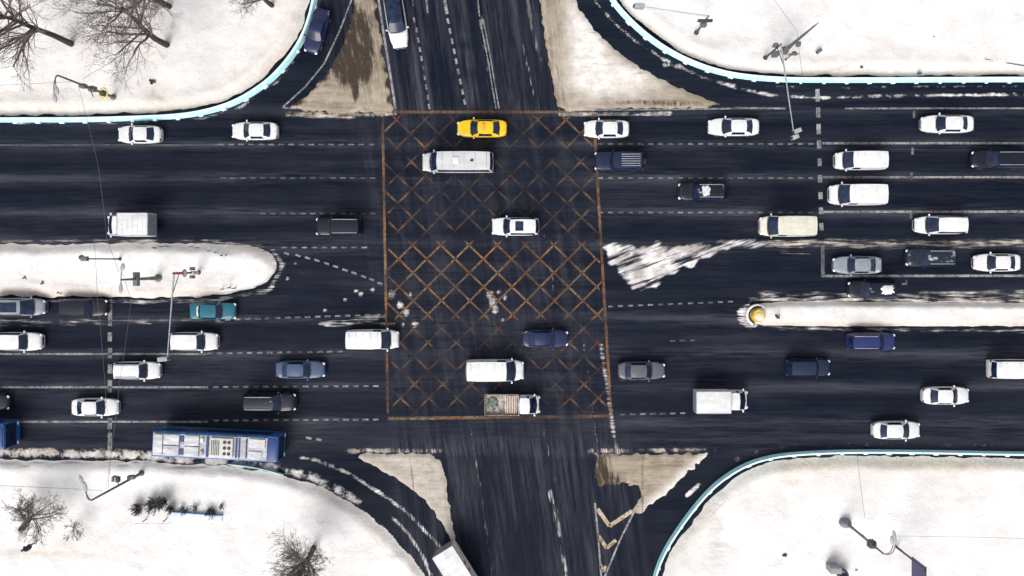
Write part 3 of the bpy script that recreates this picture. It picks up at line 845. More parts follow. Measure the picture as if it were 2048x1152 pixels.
    for sg in (-1, 1):
        top, bot = side(sg)
        if kd in ('van', 'cab') and not o.get('windows'):
            top = [top[0], tuple(Vector(top[0]).lerp(Vector(top[1]), .9))]; bot = [bot[0], tuple(Vector(bot[0]).lerp(Vector(bot[1]), .9))]
        ta = [tuple(Vector(t).lerp(Vector(b), .16)) for t, b in zip(top, bot)]; tb = [tuple(Vector(t).lerp(Vector(b), .92)) for t, b in zip(top, bot)]
        if len(ta) > 2:
            ta[-1] = (ta[-1][0] + .12, *ta[-1][1:]); tb[-1] = (tb[-1][0] - .02, *tb[-1][1:])
        glass('side_window', ta, tb, 1, (0, sg * .014, .006))
    # lamps, grille, mirrors
    hz = k['hood']
    for sg in (-1, 1):
        wn = hw * (k['nose'] + (1 - k['nose']) * .55)
        h = MB(); h.ell((x0 + .472 * L, sg * wn * .84, hz * .83), (.17, .15, .075), 10, 6); h.build('headlight', LAMP, parent, 60)
        wt_ = hw * (k['tail'] + (1 - k['tail']) * .5)
        tz = k['deck'] * .86
        tl = MB(); tl.ell((x0 - .488 * L, sg * wt_ * .86, tz), (.085, .17, .09), 10, 6); tl.build('tail_light', TAIL, parent, 60)
        mx = x0 + (k['xf'] - .035) * L
        mr = MB(); mr.box(mx - .08, mx + .07, sg * hw * .97 - .01 if sg > 0 else -hw * .97 - .20, sg * hw * .97 + .20 if sg > 0 else -hw * .97 + .01, k['belt'] - .03, k['belt'] + .12, .035)
        mr.build('wing_mirror', o.get('mirror', mat), parent, 40)
    gr = MB(); gr.box(x0 + .488 * L, x0 + .5 * L + .015, -hw * .42, hw * .42, hz * .45, hz * .72, .01); gr.build('grille', TRIM, parent)
    wp = MB(); wp.patch([(p[0] + .05, p[1] * .97, p[2] + .048) for p in FB], [(p[0] - .03, p[1] * .97, p[2] + .052) for p in FB]); wp.build('cowl', TRIM, parent)
    seam = MB(); zb_ = k['belt'] + .012
    for fx in (k['xf'] + .035,): seam.box(x0 + fx * L - .012, x0 + fx * L + .012, -hw * .78, hw * .78, zb_ + .0, zb_ + .03, .004)
    seam.build('bonnet_seam', TRIM, parent)
    if kd in ('van', 'minibus') or o.get('ridge'):
        xa_, xb_ = k['rr'] + .05, k['rf'] - .06; n_ = 5
        for i in range(n_):
            s_ = MB(); xx = x0 + (xa_ + (xb_ - xa_) * i / (n_ - 1)) * L
            s_.box(xx - .05, xx + .05, -wr * .80, wr * .80, H - .03, H + .045, .02); s_.build('roof_rib', mat, parent, 30)
    if o.get('snowpatch'):
        pa, pb = o['snowpatch']; rr_ = random.Random(int(L * 977)); s_ = MB(); n_ = 26; cx_ = x0 + (pa + pb) / 2 * L; lx = (pb - pa) / 2 * L
        top = []
        for i in range(n_):
            t_ = 2 * math.pi * i / n_; q = rr_.uniform(.72, 1.1); top.append((cx_ + math.copysign(abs(math.cos(t_)) ** .6, math.cos(t_)) * lx * q, math.copysign(abs(math.sin(t_)) ** .6, math.sin(t_)) * wr * .78 * q))
        s_.v = [(a, b, H - .02) for a, b in top] + [(cx_ + (a - cx_) * .86, b * .86, H + .055) for a, b in top]
        s_.f = [(i, (i + 1) % n_, n_ + (i + 1) % n_, n_ + i) for i in range(n_)] + [tuple(range(n_, 2 * n_))]
        s_.build('roof_snow', simple('roof_snow', (.66, .66, .68), .85, var=.25), parent, 50)
    if o.get('rearsnow'):
        s_ = MB(); pr = [tuple(Vector(a).lerp(Vector(b), .35)) for a, b in zip(RB, RT)]
        s_.tube([(p[0] - .03, p[1] * .8, p[2] + .02) for p in pr], [.07, .12, .08, .13, .07], 7); s_.build('window_snow', BOXWHITE, parent, 60)
    if o.get('rails'):
        for sg in (-1, 1):
            r = MB(); yy = sg * wr * .90
            r.tube([(x0 + k['rf'] * L - .12, yy, H - .03), (x0 + k['rf'] * L - .25, yy, H + .045), (x0 + mid * L, yy, H + .07), (x0 + k['rr'] * L + .2, yy, H + .04), (x0 + k['rr'] * L + .08, yy, H - .04)], .032, 6)
            r.build('roof_rail', o.get('railmat', GALV), parent, 50)
    if o.get('sunroof'):
        a, b = o['sunroof']; s_ = MB()
        s_.box(x0 + a * L, x0 + b * L, -wr * .72, wr * .72, H + .012, H + .045, .01); s_.build('sunroof', GLASS, parent)
    if o.get('fin', kd in ('sedan', 'hatchback', 'suv')):
        s_ = MB(); xx = x0 + (k['rr'] + .05) * L
        s_.add([(xx + .12, 0, H - .03), (xx - .08, .025, H - .03), (xx - .08, -.025, H - .03), (xx - .06, 0, H + .06)], [(0, 1, 3), (0, 3, 2), (1, 2, 3), (0, 2, 1)]); s_.build('antenna', TRIM, parent)
    if o.get('bars'):
        for i in range(6):
            s_ = MB(); yy = (-1 + 2 * i / 5) * wr * .72
            s_.box(x0 + (k['rr'] + .03) * L, x0 + (k['rr'] + .03) * L + 1.85, yy - .028, yy + .028, H + .05, H + .10, .008); s_.build('roof_rack_bar', GALV, parent)
    if o.get('spare'):
        s_ = MB(); s_.tube([(x0 - .5 * L - .22, 0, .95), (x0 - .5 * L + .01, 0, .95)], .34, 18); s_.build('spare_wheel', TYRE, parent, 40)
    if o.get('ridge'):
        for i in range(5):
            s_ = MB(); yy = (-1 + 2 * i / 4) * wr * .68
            s_.box(x0 + (k['rr'] + .04) * L, x0 + (k['rf'] - .05) * L, yy - .03, yy + .03, H + .02, H + .045, .01); s_.build('roof_rib', mat, parent, 30)
    return body

def ground_at(px, py, h):
    g = P(px, py, h); return (g[0], g[1], 0)

GROUPS = {'w': 'vehicles driving left on the upper carriageway', 'e': 'vehicles driving right on the lower carriageway', 'n': 'vehicles on the cross street and its slip roads'}

def make_car(name, kd, cx, cy, Lpx, rz, color, label, cat, way, W=None, frost=0, **o):
    k = KINDS[kd]
    hmid = .62 * k['H']
    L = Lpx / PPM * (CAMZ - .8) / CAMZ * .985
    W = W or {'van': 2.0, 'minibus': 2.1, 'suv': 1.88, 'offroader': 1.88}.get(kd, 1.78)
    root = empty(name, ground_at(cx, cy, hmid * .75), math.radians(rz))
    tag(root, label, cat, GROUPS[way])
    m = paint(color, PAINT[color], frost)
    shell(root, kd, L, W, m, o)
    r = {'van': .34, 'minibus': .36, 'suv': .37, 'offroader': .39}.get(kd, .32)
    for fx in (.315, -.30):
        for sg in (-1, 1): wheel(root, fx * L, sg * (W / 2 - .13), r, .22)
    if o.get('taxi'):
        s_ = MB(); s_.box(-.30, -.02, -.35, .35, k['H'] + .03, k['H'] + .16, .04); s_.build('taxi_sign', simple('taxi_sign_orange', (.75, .35, .05), .4), root, 40)
        s_ = MB(); s_.box(-1.62, -.85, -.52, .52, k['H'] - .03, k['H'] + .008, .003); 
    if o.get('hatch'):
        s_ = MB(); s_.box(-.25, .35, -.35, .35, k['H'] + .02, k['H'] + .09, .03); s_.build('roof_hatch', BOXWHITE, root, 40)
        s_ = MB(); s_.box(-1.65, -1.35, -.12, .10, k['H'] + .01, k['H'] + .12, .04); s_.build('roof_vent', TRIM, root, 40)
    return root

def make_truck(name, cx, cy, Lpx, rz, label, way, bed='box', color='white', W=2.1, hbox=2.45, cabL=2.05, boxmat=None, cat='truck', trim=False):
    L = Lpx / PPM * (CAMZ - 1.6) / CAMZ
    root = empty(name, ground_at(cx, cy, 1.5), math.radians(rz)); tag(root, label, cat, GROUPS[way])
    m = paint(color, PAINT[color])
    shell(root, 'cab', cabL, W * .93, m, {}, L / 2 - cabL / 2)
    xb = L / 2 - cabL * .99 - .05; xa = -L / 2
    ch = MB(); ch.box(xa + .05, L / 2 - .5, -.45, .45, .45, .72, .03); ch.build('chassis', TRIM, root)
    if bed == 'box':
        b = MB(); b.box(xa, xb, -W / 2, W / 2, .74, hbox, .06); b.build('cargo_box', boxmat or BOXWHITE, root, 35)
        for sg in (-1, 1):
            e = MB(); e.box(xa + .02, xb - .02, sg * (W / 2 - .03) - .03, sg * (W / 2 - .03) + .03, hbox - .02, hbox + .025, .008); e.build('roof_trim', GALV, root)
        for sx in (xa, xb):
            e = MB(); e.box(sx - .02 if sx == xa else sx - .06, sx + .06 if sx == xa else sx + .02, -W / 2 + .07, W / 2 - .07, hbox - .02, hbox + .02, .008); e.build('roof_trim', GALV, root)
        for i in range(1, 6):
            e = MB(); xx = xa + (xb - xa) * i / 6; e.box(xx - .03, xx + .03, -W / 2 + .1, W / 2 - .1, hbox - .01, hbox + .022, .008); e.build('roof_rib', boxmat or BOXWHITE, root)
        if trim:
            e = MB(); e.box(xa + .05, xb - .1, W / 2 - .02, W / 2 + .03, hbox - .35, hbox - .08, .01); e.build('yellow_trim', simple('yellow_trim', (.55, .42, .10), .5), root)
            for fx in (.45, .62):
                e = MB(); e.box(xa + (xb - xa) * fx, xa + (xb - xa) * fx + .35, W / 2 - .02, W / 2 + .045, hbox - .8, hbox - .4, .01); e.build('red_marker', REDPAINT, root)
        dr = MB(); dr.box(xa - .03, xa + .01, -W / 2 + .08, W / 2 - .08, .82, hbox - .08, .01); dr.build('rear_door', GALV, root)
    else:
        rust = simple('rusty_bed', (.33, .25, .21), .8, var=.45); planks = simple('bed_planks', (.34, .31, .29), .85, var=.4)
        b = MB(); b.box(xa, xb, -W / 2, W / 2, .78, .90, .02); b.build('bed_floor', planks, root)
        for sg in (-1, 1):
            e = MB(); e.box(xa, xb, sg * W / 2 - .03, sg * W / 2 + .03, .85, 1.30, .015); e.build('side_board', rust, root)
        e = MB(); e.box(xa - .03, xa + .03, -W / 2 + .035, W / 2 - .035, .91, 1.28, .015); e.build('tailgate', rust, root)
        e = MB(); e.box(xb - .06, xb, -W / 2 + .035, W / 2 - .035, .91, 1.75, .015); e.build('headboard', GALV, root)
        for i in range(7):
            e = MB(); xx = xb - .30 - i * .17
            e.box(xx - .045, xx + .045, -W / 2 + .12, W / 2 - .12, 1.02, 1.10 + .04 * (i % 2), .01); e.build('timber_slat', simple('pale_slat', (.62, .50, .42), .7), root)
        e = MB(); e.ell((xa + .75, .1, .98), (.55, .7, .16), 14, 8); e.build('load', simple('greenish_load', (.16, .19, .14), .9, var=.5), root, 60)
    for fx in (L / 2 - cabL * .5 + .1, xa + .95):
        for sg in (-1, 1): wheel(root, fx, sg * (W / 2 - .16), .36, .24)
    return root

D = make_car
# upper carriageway, heading left (180)
D('sedan', 'sedan', 280, 269, 88, 180, 'white', 'small white sedan nearest the left edge in the top lane of the avenue', 'car', 'w')
D('sedan', 'sedan', 510, 262, 93, 180, 'white', 'white sedan in the top lane left of the dark brown sandy island', 'car', 'w')
D('taxi', 'sedan', 964, 257, 101, 180, 'yellow', 'bright yellow taxi with pale rear window crossing the top of the box marking', 'taxi', 'w', taxi=True)
D('sedan', 'sedan', 1213, 258, 91, 180, 'white', 'white sedan entering the box marking behind the yellow taxi', 'car', 'w')
D('sedan', 'sedan', 1467, 254, 103, 180, 'white', 'long white sedan in the top lane below the tip of the right sandy island', 'car', 'w')
D('sedan', 'sedan', 1894, 248, 106, 180, 'white', 'large white sedan in the top lane at the far right, beyond the stop line', 'car', 'w')
D('minibus', 'minibus', 915, 324, 144, 180, 'offwhite', 'long greyish white minibus with a black roof vent below the yellow taxi', 'minibus', 'w', W=2.05, hatch=True, windows=True)
D('offroader', 'offroader', 1238, 322, 98, 180, 'dkblue', 'dark blue off-roader with silver roof rack bars and a spare wheel on its tail', 'car', 'w', bars=True, spare=True)
D('panel_van', 'van', 1720, 321, 99, 180, 'white', 'small white panel van behind the upper right stop line, below the top lane', 'van', 'w', W=1.85, rear=False)
D('suv', 'suv', 1998, 319, 112, 180, 'black', 'black SUV with silver roof rails cut by the right edge of the picture', 'car', 'w', rails=True)
D('suv', 'suv', 1405, 383, 98, 180, 'black', 'black SUV with snow patches on its roof in the middle upper lane', 'car', 'w', frost=.25, rails=True, snowpatch=(-.13, .06))
D('cargo_van', 'van', 1715, 389, 113, 180, 'white', 'tall white cargo van just behind the upper right stop line, below the small panel van', 'van', 'w', W=2.12, rear=False)
make_truck('box_truck', 259, 450, 97, 180, 'white box truck driving left above the snowy median', 'w', W=2.25, hbox=2.9, cabL=1.75)
D('offroader', 'offroader', 677, 453, 90, 180, 'black', 'black boxy off-roader with silver roof rails near the end of the left snow median', 'car', 'w', rails=True, W=1.8)
D('suv', 'suv', 1031, 453, 95, 180, 'white', 'white SUV with a dark sunroof in the middle of the box marking', 'car', 'w', sunroof=(-.17, -.0), W=1.8)
D('cargo_van', 'van', 1574, 452, 110, 180, 'cream', 'cream coloured cargo van in the lane above the ploughed snow wedge', 'van', 'w', W=2.1, rear=False)
D('minivan', 'minivan', 1882, 450, 107, 180, 'white', 'white minivan with a tapered nose in the lower lane of the upper right queue', 'car', 'w', W=1.82)
D('sedan', 'sedan', 1714, 530, 98, 180, 'silver', 'blue-grey sedan with a frosted roof first at the short turning lane stop line', 'car', 'w', frost=.5)
D('suv', 'suv', 1861, 515, 101, 180, 'darkgrey', 'dark SUV frosted with snow all over, second in the turning lane', 'car', 'w', frost=.45, rails=True)
D('sedan', 'sedan', 1993, 525, 94, 180, 'white', 'white sedan third in the turning lane at the right edge', 'car', 'w')
D('estate_car', 'estate', 1744, 579, 97, 180, 'black', 'black estate car with snow on its rear roof hugging the right snow median', 'car', 'w', frost=.15, snowpatch=(-.40, -.10))
# lower carriageway, heading right (0)
D('minivan', 'minivan', 37, 614, 108, 0, 'silver', 'grey minivan with blue roof glass at the left edge below the snow median', 'car', 'e', sunroof=(-.33, .06))
D('estate_car', 'estate', 166, 615, 98, 0, 'black', 'black car waiting at the lower left stop line below the snow median', 'car', 'e')
D('old_sedan', 'old_sedan', 426, 622, 93, 0, 'teal', 'teal old boxy sedan with snow on its rear window below the snow median', 'car', 'e', W=1.65, rearsnow=True)
D('suv', 'suv', 36, 683, 97, 0, 'white', 'white SUV partly cut by the left edge in the second lower lane', 'car', 'e', W=1.85)
D('suv', 'suv', 388, 683, 96, 0, 'white', 'white SUV beside the hanging traffic light of the left median', 'car', 'e', W=1.85)
D('panel_van', 'van', 746, 679, 104, 0, 'white', 'white van entering the left side of the box marking', 'van', 'e', W=2.0, rear=False)
D('sedan', 'sedan', 1090, 677, 93, 0, 'navy', 'dark blue sedan with light reflections in the lower middle of the box marking', 'car', 'e', frost=.28)  # its light reflections are painted into the body colour, not snow
D('suv', 'suv', 1742, 683, 97, 0, 'blue', 'dark blue SUV below the narrow right snow median', 'car', 'e', rails=True, W=1.78)
D('estate_car', 'estate', 274, 741, 94, 0, 'white', 'white estate car just past the lower left stop line', 'car', 'e', rails=True)
D('sedan', 'sedan', 601, 739, 99, 0, 'greyblue', 'blue-grey sedan approaching the box marking in the third lower lane', 'car', 'e')
D('cargo_van', 'van', 990, 741, 117, 0, 'white', 'tall white cargo van in the middle of the box marking above the flatbed truck', 'van', 'e', W=2.18, rear=False)
D('sedan', 'sedan', 1283, 741, 95, 0, 'grey', 'dark grey sedan just past the right side of the box marking', 'car', 'e')
D('suv', 'suv', 1616, 735, 88, 0, 'dkblue', 'very dark navy car alone in the lower right lanes', 'car', 'e', W=1.75)
D('panel_van', 'van', 2030, 738, 102, 0, 'white', 'white van cut by the right edge in the lower carriageway', 'van', 'e', W=1.9, windows=True)
D('sedan', 'sedan', -30, 805, 98, 0, 'darkgrey', 'nose of a dark car cut by the left edge of the picture', 'car', 'e')
D('sedan', 'sedan', 191, 814, 94, 0, 'white', 'white sedan on the lower left stop line, above the bus lane', 'car', 'e')
D('suv', 'suv', 539, 804, 107, 0, 'black', 'black SUV with grey streaks on its roof above the blue bus', 'car', 'e', rails=True, frost=.12)
make_truck('flatbed_truck', 1024, 811, 109, 0, 'flatbed truck with white cab and rusty open bed at the bottom of the box marking', 'e', bed='flat', W=2.0, cabL=1.95)
make_truck('box_truck', 1443, 802, 108, 0, 'white box truck in the lower right lanes', 'e', W=2.15, hbox=2.55, cabL=1.9)
D('sedan', 'sedan', 1891, 791, 95, 0, 'white', 'white sedan ahead in the lower right lanes, upper of the last two', 'car', 'e')
D('sedan', 'sedan', 1792, 860, 97, 0, 'white', 'white sedan beside the lower right pale blue barrier', 'car', 'e')
# cross street
D('sedan', 'sedan', 634, 62, 92, -107, 'navy', 'dark blue sedan with frosted edges on the upper left slip road', 'car', 'n', frost=.2)
D('hatchback', 'hatchback', 792, 38, 118, -81, 'white', 'white hatchback with a long dark glass roof driving down the cross street', 'car', 'n', W=1.95, roofmat=GLASS)
make_truck('box_truck', 922, 1150, 130, -58, 'white box truck with a yellow trimmed side leaving by the bottom left slip road', 'n', W=2.3, hbox=2.9, cabL=1.9, trim=True)

# ------------------------------------------------------------------ buses
BUSBLUE = simple('bus_blue', (.016, .105, .31), .45, var=.3)
BUSDARK = simple('bus_dark_blue', (.01, .035, .16), .4, var=.1)
def grimy(name, col, rough=.6):
    t = NT(name); o = t.obj()
    a = t.noise(t.mapping(o, (.5, 2.2, 1)), 1.2, 8, .72)
    c = t.mix(t.ramp(a, .38, .68), tuple(x * .62 for x in col), col)
    c = t.mix(t.math('MULTIPLY', t.ramp(t.noise(o, 2.4, 7, .72), .54, .72), .6), c, (.13, .12, .125))
    return t.done(t.bsdf(c, rough, 0, .3, bump=a, bstr=.2, bdist=.02))
ROOFGREY = grimy('bus_roof_grey', (.52, .52, .57)); ROOFPANEL = grimy('bus_roof_panel', (.60, .60, .63)); BUSWHITE = grimy('bus_white', (.66, .66, .67))

def make_bus(cx, cy, rz, label, Lm=12.15, W=2.5, H=3.3):
    root = empty('bus', ground_at(cx, cy, 3.1), math.radians(rz)); tag(root, label, 'bus', GROUPS['e'])
    b = MB(); b.box(-Lm / 2, Lm / 2, -W / 2, W / 2, .35, H - .14, .16); b.build('body', BUSBLUE, root, 35)
    r = MB(); r.box(-Lm / 2 + .15, Lm / 2 - 1.0, -W / 2 + .17, W / 2 - .17, H - .16, H - .02, .05); r.build('roof_panel', ROOFGREY, root, 35)
    for sg in (-1, 1):
        g = MB(); g.box(-Lm / 2 + .5, Lm / 2 - .9, sg * (W / 2 + .004) - .01, sg * (W / 2 + .004) + .01, 1.35, 2.55, .003); g.build('side_window', GLASS, root)
    g = MB(); g.box(Lm / 2 - .02, Lm / 2 + .015, -W / 2 + .12, W / 2 - .12, 1.1, 2.85, .01); g.build('windshield', GLASS, root)
    g = MB(); g.box(Lm / 2 - .95, Lm / 2 - .12, -W / 2 + .22, W / 2 - .22, H - .16, H - .05, .04); g.build('front_roof_cap', BUSDARK, root, 35)
    for sg in (-1, 1):
        g = MB(); g.ell((Lm / 2, sg * .95, .8), (.06, .2, .12)); g.build('headlight', LAMP, root, 60)
        g = MB(); g.tube([(Lm / 2 - .1, sg * (W / 2 - .05), 2.8), (Lm / 2 + .3, sg * (W / 2 + .1), 2.75), (Lm / 2 + .34, sg * (W / 2 + .1), 2.35)], .05, 6); g.build('wing_mirror', TRIM, root, 60)
    # roof gear, from the tail forward
    g = MB(); g.box(-Lm / 2 + .25, -Lm / 2 + 1.15, -.98, .98, H - .02, H + .22, .09); g.build('rear_housing', BUSWHITE, root, 35)
    for x0, x1 in ((-4.85, -3.35), (-2.85, -1.45)):
        for sg in (-1, 1):
            g = MB(); y0, y1 = (.05, 1.02) if sg > 0 else (-1.02, -.05)
            g.box(x0, x1, y0, y1, H - .02, H + .20, .05); g.build('battery_cover', ROOFPANEL, root, 35)
    for sg in (-1, 1):
        g = MB(); g.box(-3.30, -2.93, sg * .62 - .28, sg * .62 + .28, H - .02, H + .08, .03); g.build('service_hatch', BUSDARK, root)
    for sg in (-1, 1):
        g = MB(); g.box(-1.30, -1.02, sg * .62 - .22, sg * .62 + .22, H - .02, H + .24, .06); g.build('roof_box', BUSWHITE if sg > 0 else simple('pinkish_cover', (.45, .3, .33), .6), root, 35)
    g = MB(); g.box(-.75, -.55, -1.0, 1.0, H - .02, H + .12, .03); g.build('cross_duct', BUSDARK, root)
    ac = MB(); ac.box(-.35, 1.85, -.92, .92, H - .02, H + .27, .07); ac = ac.build('air_conditioner', simple('ac_shell', (.50, .49, .47), .6), root, 35)
    for i in range(5):
        s_ = MB(); s_.box(-.20 + i * .17, -.12 + i * .17, -.72, .72, H + .265, H + .285, .004); s_.build('louvre', TRIM, ac)
    for i in range(2):
        for j in range(3):
            s_ = MB(); s_.tube([(1.08 + i * .42, -.55 + j * .55, H + .26), (1.08 + i * .42, -.55 + j * .55, H + .29)], .17, 14); s_.build('fan', TRIM, ac, 40)
    for i, (x0, x1) in enumerate(((2.05, 2.2), (2.35, 2.47), (3.05, 3.15))):
        g = MB(); g.box(x0, x1, -.95, .95, H - .02, H + .10, .02); g.build('roof_rail', BUSDARK, root)
    g = MB(); g.box(3.3, 4.6, -.85, -.25, H - .02, H + .10, .04); g.build('roof_box', ROOFPANEL, root, 35)
    g = MB(); g.box(3.3, 4.9, .15, .95, H - .02, H + .16, .05); g.build('roof_box', BUSWHITE, root, 35)
    for fx in (Lm / 2 - 2.6, -Lm / 2 + 3.3):
        for sg in (-1, 1): wheel(root, fx, sg * (W / 2 - .17), .48, .28)
    return root
make_bus(430, 893, -2.8, 'long blue bus with white roof equipment pulling away from the lower left kerb')
make_bus(-118, 874, 0, 'front corner of a blue bus cut by the left edge of the picture')

# ------------------------------------------------------------------ barriers along the slip roads
def barrier_mat():
    t = NT('pale_blue_barrier'); o = t.pos()
    c = t.mix(t.ramp(t.noise(o, .8, 6, .7), .42, .62), (.42, .80, .86), (.60, .85, .89))
    nz = t.n('ShaderNodeSeparateXYZ'); t.l(t.n('ShaderNodeNewGeometry').outputs['Normal'], nz.inputs[0])
    f = t.math('MULTIPLY', t.ramp(nz.outputs[2], .45, .8), t.ramp(t.noise(o, 1.7, 6, .7), .38, .55))
    c = t.mix(f, c, (.66, .80, .83))
    c = t.mix(t.math('MULTIPLY', t.ramp(t.noise(o, 2.6, 6, .72), .57, .72), .4), c, (.30, .36, .38))
    return t.done(t.bsdf(c, .7, 0, .3))
CYAN = barrier_mat()
CYANWHITE = simple('snow_capped_foot', (.60, .78, .82), .8, var=.12)

def resample(pts, step):
    pts = smooth_poly(pts, 2, False); d = np.hypot(*np.diff(pts, axis=0).T); s = np.concatenate([[0], np.cumsum(d)])
    n = max(2, int(s[-1] / step)); t = np.linspace(0, s[-1], n + 1)
    return np.stack([np.interp(t, s, pts[:, 0]), np.interp(t, s, pts[:, 1])], 1)

def make_barrier(pts_px, label, prof, side, post_step=2.3, mat=CYAN, group='pale blue barriers along the slip roads', foot=True):
    w_ = np.array([P(x, y, .45)[:2] for x, y in pts_px])
    pts = resample(w_, .6)
    root = empty('road_barrier', (*pts[len(pts) // 2], 0)); tag(root, label, 'barrier', group)
    o = root.location.copy()
    tn = np.gradient(pts, axis=0); tn /= np.hypot(tn[:, 0], tn[:, 1])[:, None]; nr = np.stack([-tn[:, 1], tn[:, 0]], 1) * side
    V = []; F = []; m = len(prof)
    for p, n in zip(pts, nr):
        for (d, z) in prof: V.append((p[0] + n[0] * d - o.x, p[1] + n[1] * d - o.y, z))
    for i in range(len(pts) - 1):
        for j in range(m): F.append((i * m + j, i * m + (j + 1) % m, (i + 1) * m + (j + 1) % m, (i + 1) * m + j))
    F.append(tuple(range(m))); F.append(tuple((len(pts) - 1) * m + j for j in range(m)))
    mesh_obj('rail', V, F, mat, root, 35)
    if foot:
        q = resample(w_, post_step); tq = np.gradient(q, axis=0); tq /= np.hypot(tq[:, 0], tq[:, 1])[:, None]
        dd = prof[0][0]
        for p, t_ in zip(q[1:-1], tq[1:-1]):
            n = np.array([-t_[1], t_[0]]) * side; a = math.atan2(t_[1], t_[0])
            M = Matrix.Translation((p[0] + n[0] * dd - o.x, p[1] + n[1] * dd - o.y, 0)) @ Matrix.Rotation(a, 4, 'Z')
            b = MB(); b.box(-.24 + .10 * math.sin(p[0] * 3.1), .16 + .06 * math.sin(p[1] * 5.7), -.14, .14, -.02, .26 + .08 * math.sin(p[0] * 1.7), .07, M); b.build('foot', CYANWHITE, root, 40)
    return root
PROF = [(-.27, -.02), (-.21, .22), (-.13, .75), (-.10, .80), (.10, .80), (.13, .75), (.21, .22), (.27, -.02)]
THIN = [(-.18, -.02), (-.14, .25), (-.08, .75), (.08, .75), (.14, .25), (.18, -.02)]
make_barrier([(-300, 240), (0, 238), (170, 238), (300, 234), (370, 230), (430, 218), (478, 200), (518, 175), (550, 150), (590, 102), (615, 52), (628, 0), (640, -80)], 'pale blue barrier along the upper left snow verge', PROF, 1)
make_barrier([(1195, -80), (1222, -5), (1250, 30), (1290, 68), (1340, 103), (1400, 131), (1460, 148), (1530, 156), (1620, 159), (2048, 157), (2350, 157)], 'pale blue barrier with snowy feet curving along the upper right snow verge', PROF, 1)
make_barrier([(1292, 1230), (1310, 1155), (1325, 1112), (1355, 1062), (1400, 1002), (1440, 962), (1490, 931), (1540, 915), (1600, 908), (1700, 904), (1850, 905), (2048, 909), (2350, 912)], 'pale blue barrier along the lower right snow verge', THIN, 1, foot=True)
make_barrier([(455, 929), (500, 934), (540, 943), (566, 951)], 'short faint blue rail in the snow behind the long blue bus', [(-.05, -.02), (-.04, .42), (.04, .42), (.05, -.02)], 1, foot=False, group=None, mat=simple('faded_blue_rail', (.42, .62, .66), .7))

# ------------------------------------------------------------------ poles, lamps, signals
def rel(pt, o): return (pt[0] - o[0], pt[1] - o[1], pt[2])
def zsnow(): return .25
def pole_thing(name, fx, fy, label, cat, group=None):
    g = G(fx, fy); root = empty(name, (g[0], g[1], 0)); tag(root, label, cat, group); return root, (g[0], g[1], 0)
def pole_part(root, h, r0=.13, r1=.07, mat=METAL, name='pole', base=True):
    m = MB(); m.tube([(0, 0, 0), (0, 0, h * .25), (0, 0, h * .27), (0, 0, h)], [r0, r0 * .95, r0 * .8, r1], 10); m.build(name, mat, root, 50)
    if base:
        m = MB(); m.tube([(0, 0, 0), (0, 0, .55), (0, 0, .62)], [r0 * 2.1, r0 * 1.9, r0 * 1.3], 12); m.build('base', mat, root, 50)
def arm_part(root, o, pts, r=.05, mat=METAL):
    m = MB(); m.tube([rel(p, o) for p in pts], r, 7); return m.build('arm', mat, root, 60)
def head_part(root, o, a, b, wd=.28, name='lamp_head', mat=LAMPHEAD):
    a = Vector(rel(a, o)); b = Vector(rel(b, o)); d = b - a; L = d.length; ang = math.atan2(d.y, d.x)
    M = Matrix.Translation((a + b) / 2) @ Matrix.Rotation(ang, 4, 'Z')
    m = MB(); m.ell((0, 0, 0), (L / 2, wd / 2 * 1.1, .10), 12, 8, None)
    m.v = [tuple(M @ Vector(v)) for v in m.v]; return m.build(name, mat, root, 60)
def bez(a, b, c, n=6):
    a, b, c = Vector(a), Vector(b), Vector(c); return [tuple(a * (1 - t) ** 2 + b * 2 * t * (1 - t) + c * t * t) for t in [i / n for i in range(n + 1)]]
def top_h(fx, fy, tx, ty):
    """height whose top lands on (tx, ty) for a foot at (fx, fy)"""
    nx, ny = 1062., 523.
    a = math.hypot(fx - nx, fy - ny); b = math.hypot(tx - nx, ty - ny); return CAMZ * (1 - a / b)

LG = 'street lamps of the junction'
def lamp(fx, fy, tx, ty, heads, label, r0=.15, extra=None, straight=False):
    root, o = pole_thing('street_lamp', fx, fy, label, 'street lamp', LG)
    h = top_h(fx, fy, tx, ty); pole_part(root, h, r0, .08)
    top = (o[0], o[1], h)
    for (ax, ay, bx, by, cx, cy) in heads:
        hh = h + .6
        e0 = P(bx, by, hh); e1 = P(cx, cy, hh)
        ctl = P(ax, ay, hh + .2)
        arm_part(root, o, bez(top, ctl, e0), .045)
        head_part(root, o, e0, e1, .34)
    if extra: extra(root, o, h)
    return root, o, h

def ex_tl(root, o, h):
    m = MB(); m.tube([(0, 0, 2.1), (0, 0, 2.6)], .30, 16); m.build('pole_box', DARKMETAL, root, 40)
    # yellow rim
    m = MB(); pts = [(.40 * math.cos(t), .50 * math.sin(t), 2.5) for t in [2 * math.pi * i / 20 for i in range(21)]]
    m.tube(pts, .075, 6, False); m.build('collar', simple('yellow_rim', (.75, .66, .03), .4), root, 60)
    m = MB(); m.box(-.3, .3, -.25, .25, 4.2, 4.9, .05); m.build('control_box', METAL, root, 40)
    m = MB(); m.box(-.42, .1, -.2, .2, 5.6, 6.3, .05); m.build('control_box', METAL, root, 40)
    m = MB(); m.tube([(0, 0, 5.2), (.5, -.9, 5.4)], .05, 6); m.build('bracket', METAL, root)
lamp(231, 196, 116, 150, [(108, 150, 112, 172, 116, 190), (106, 156, 108, 186, 112, 206)], 'steel street lamp with twin heads and a yellow collar on the upper left snow', extra=ex_tl)
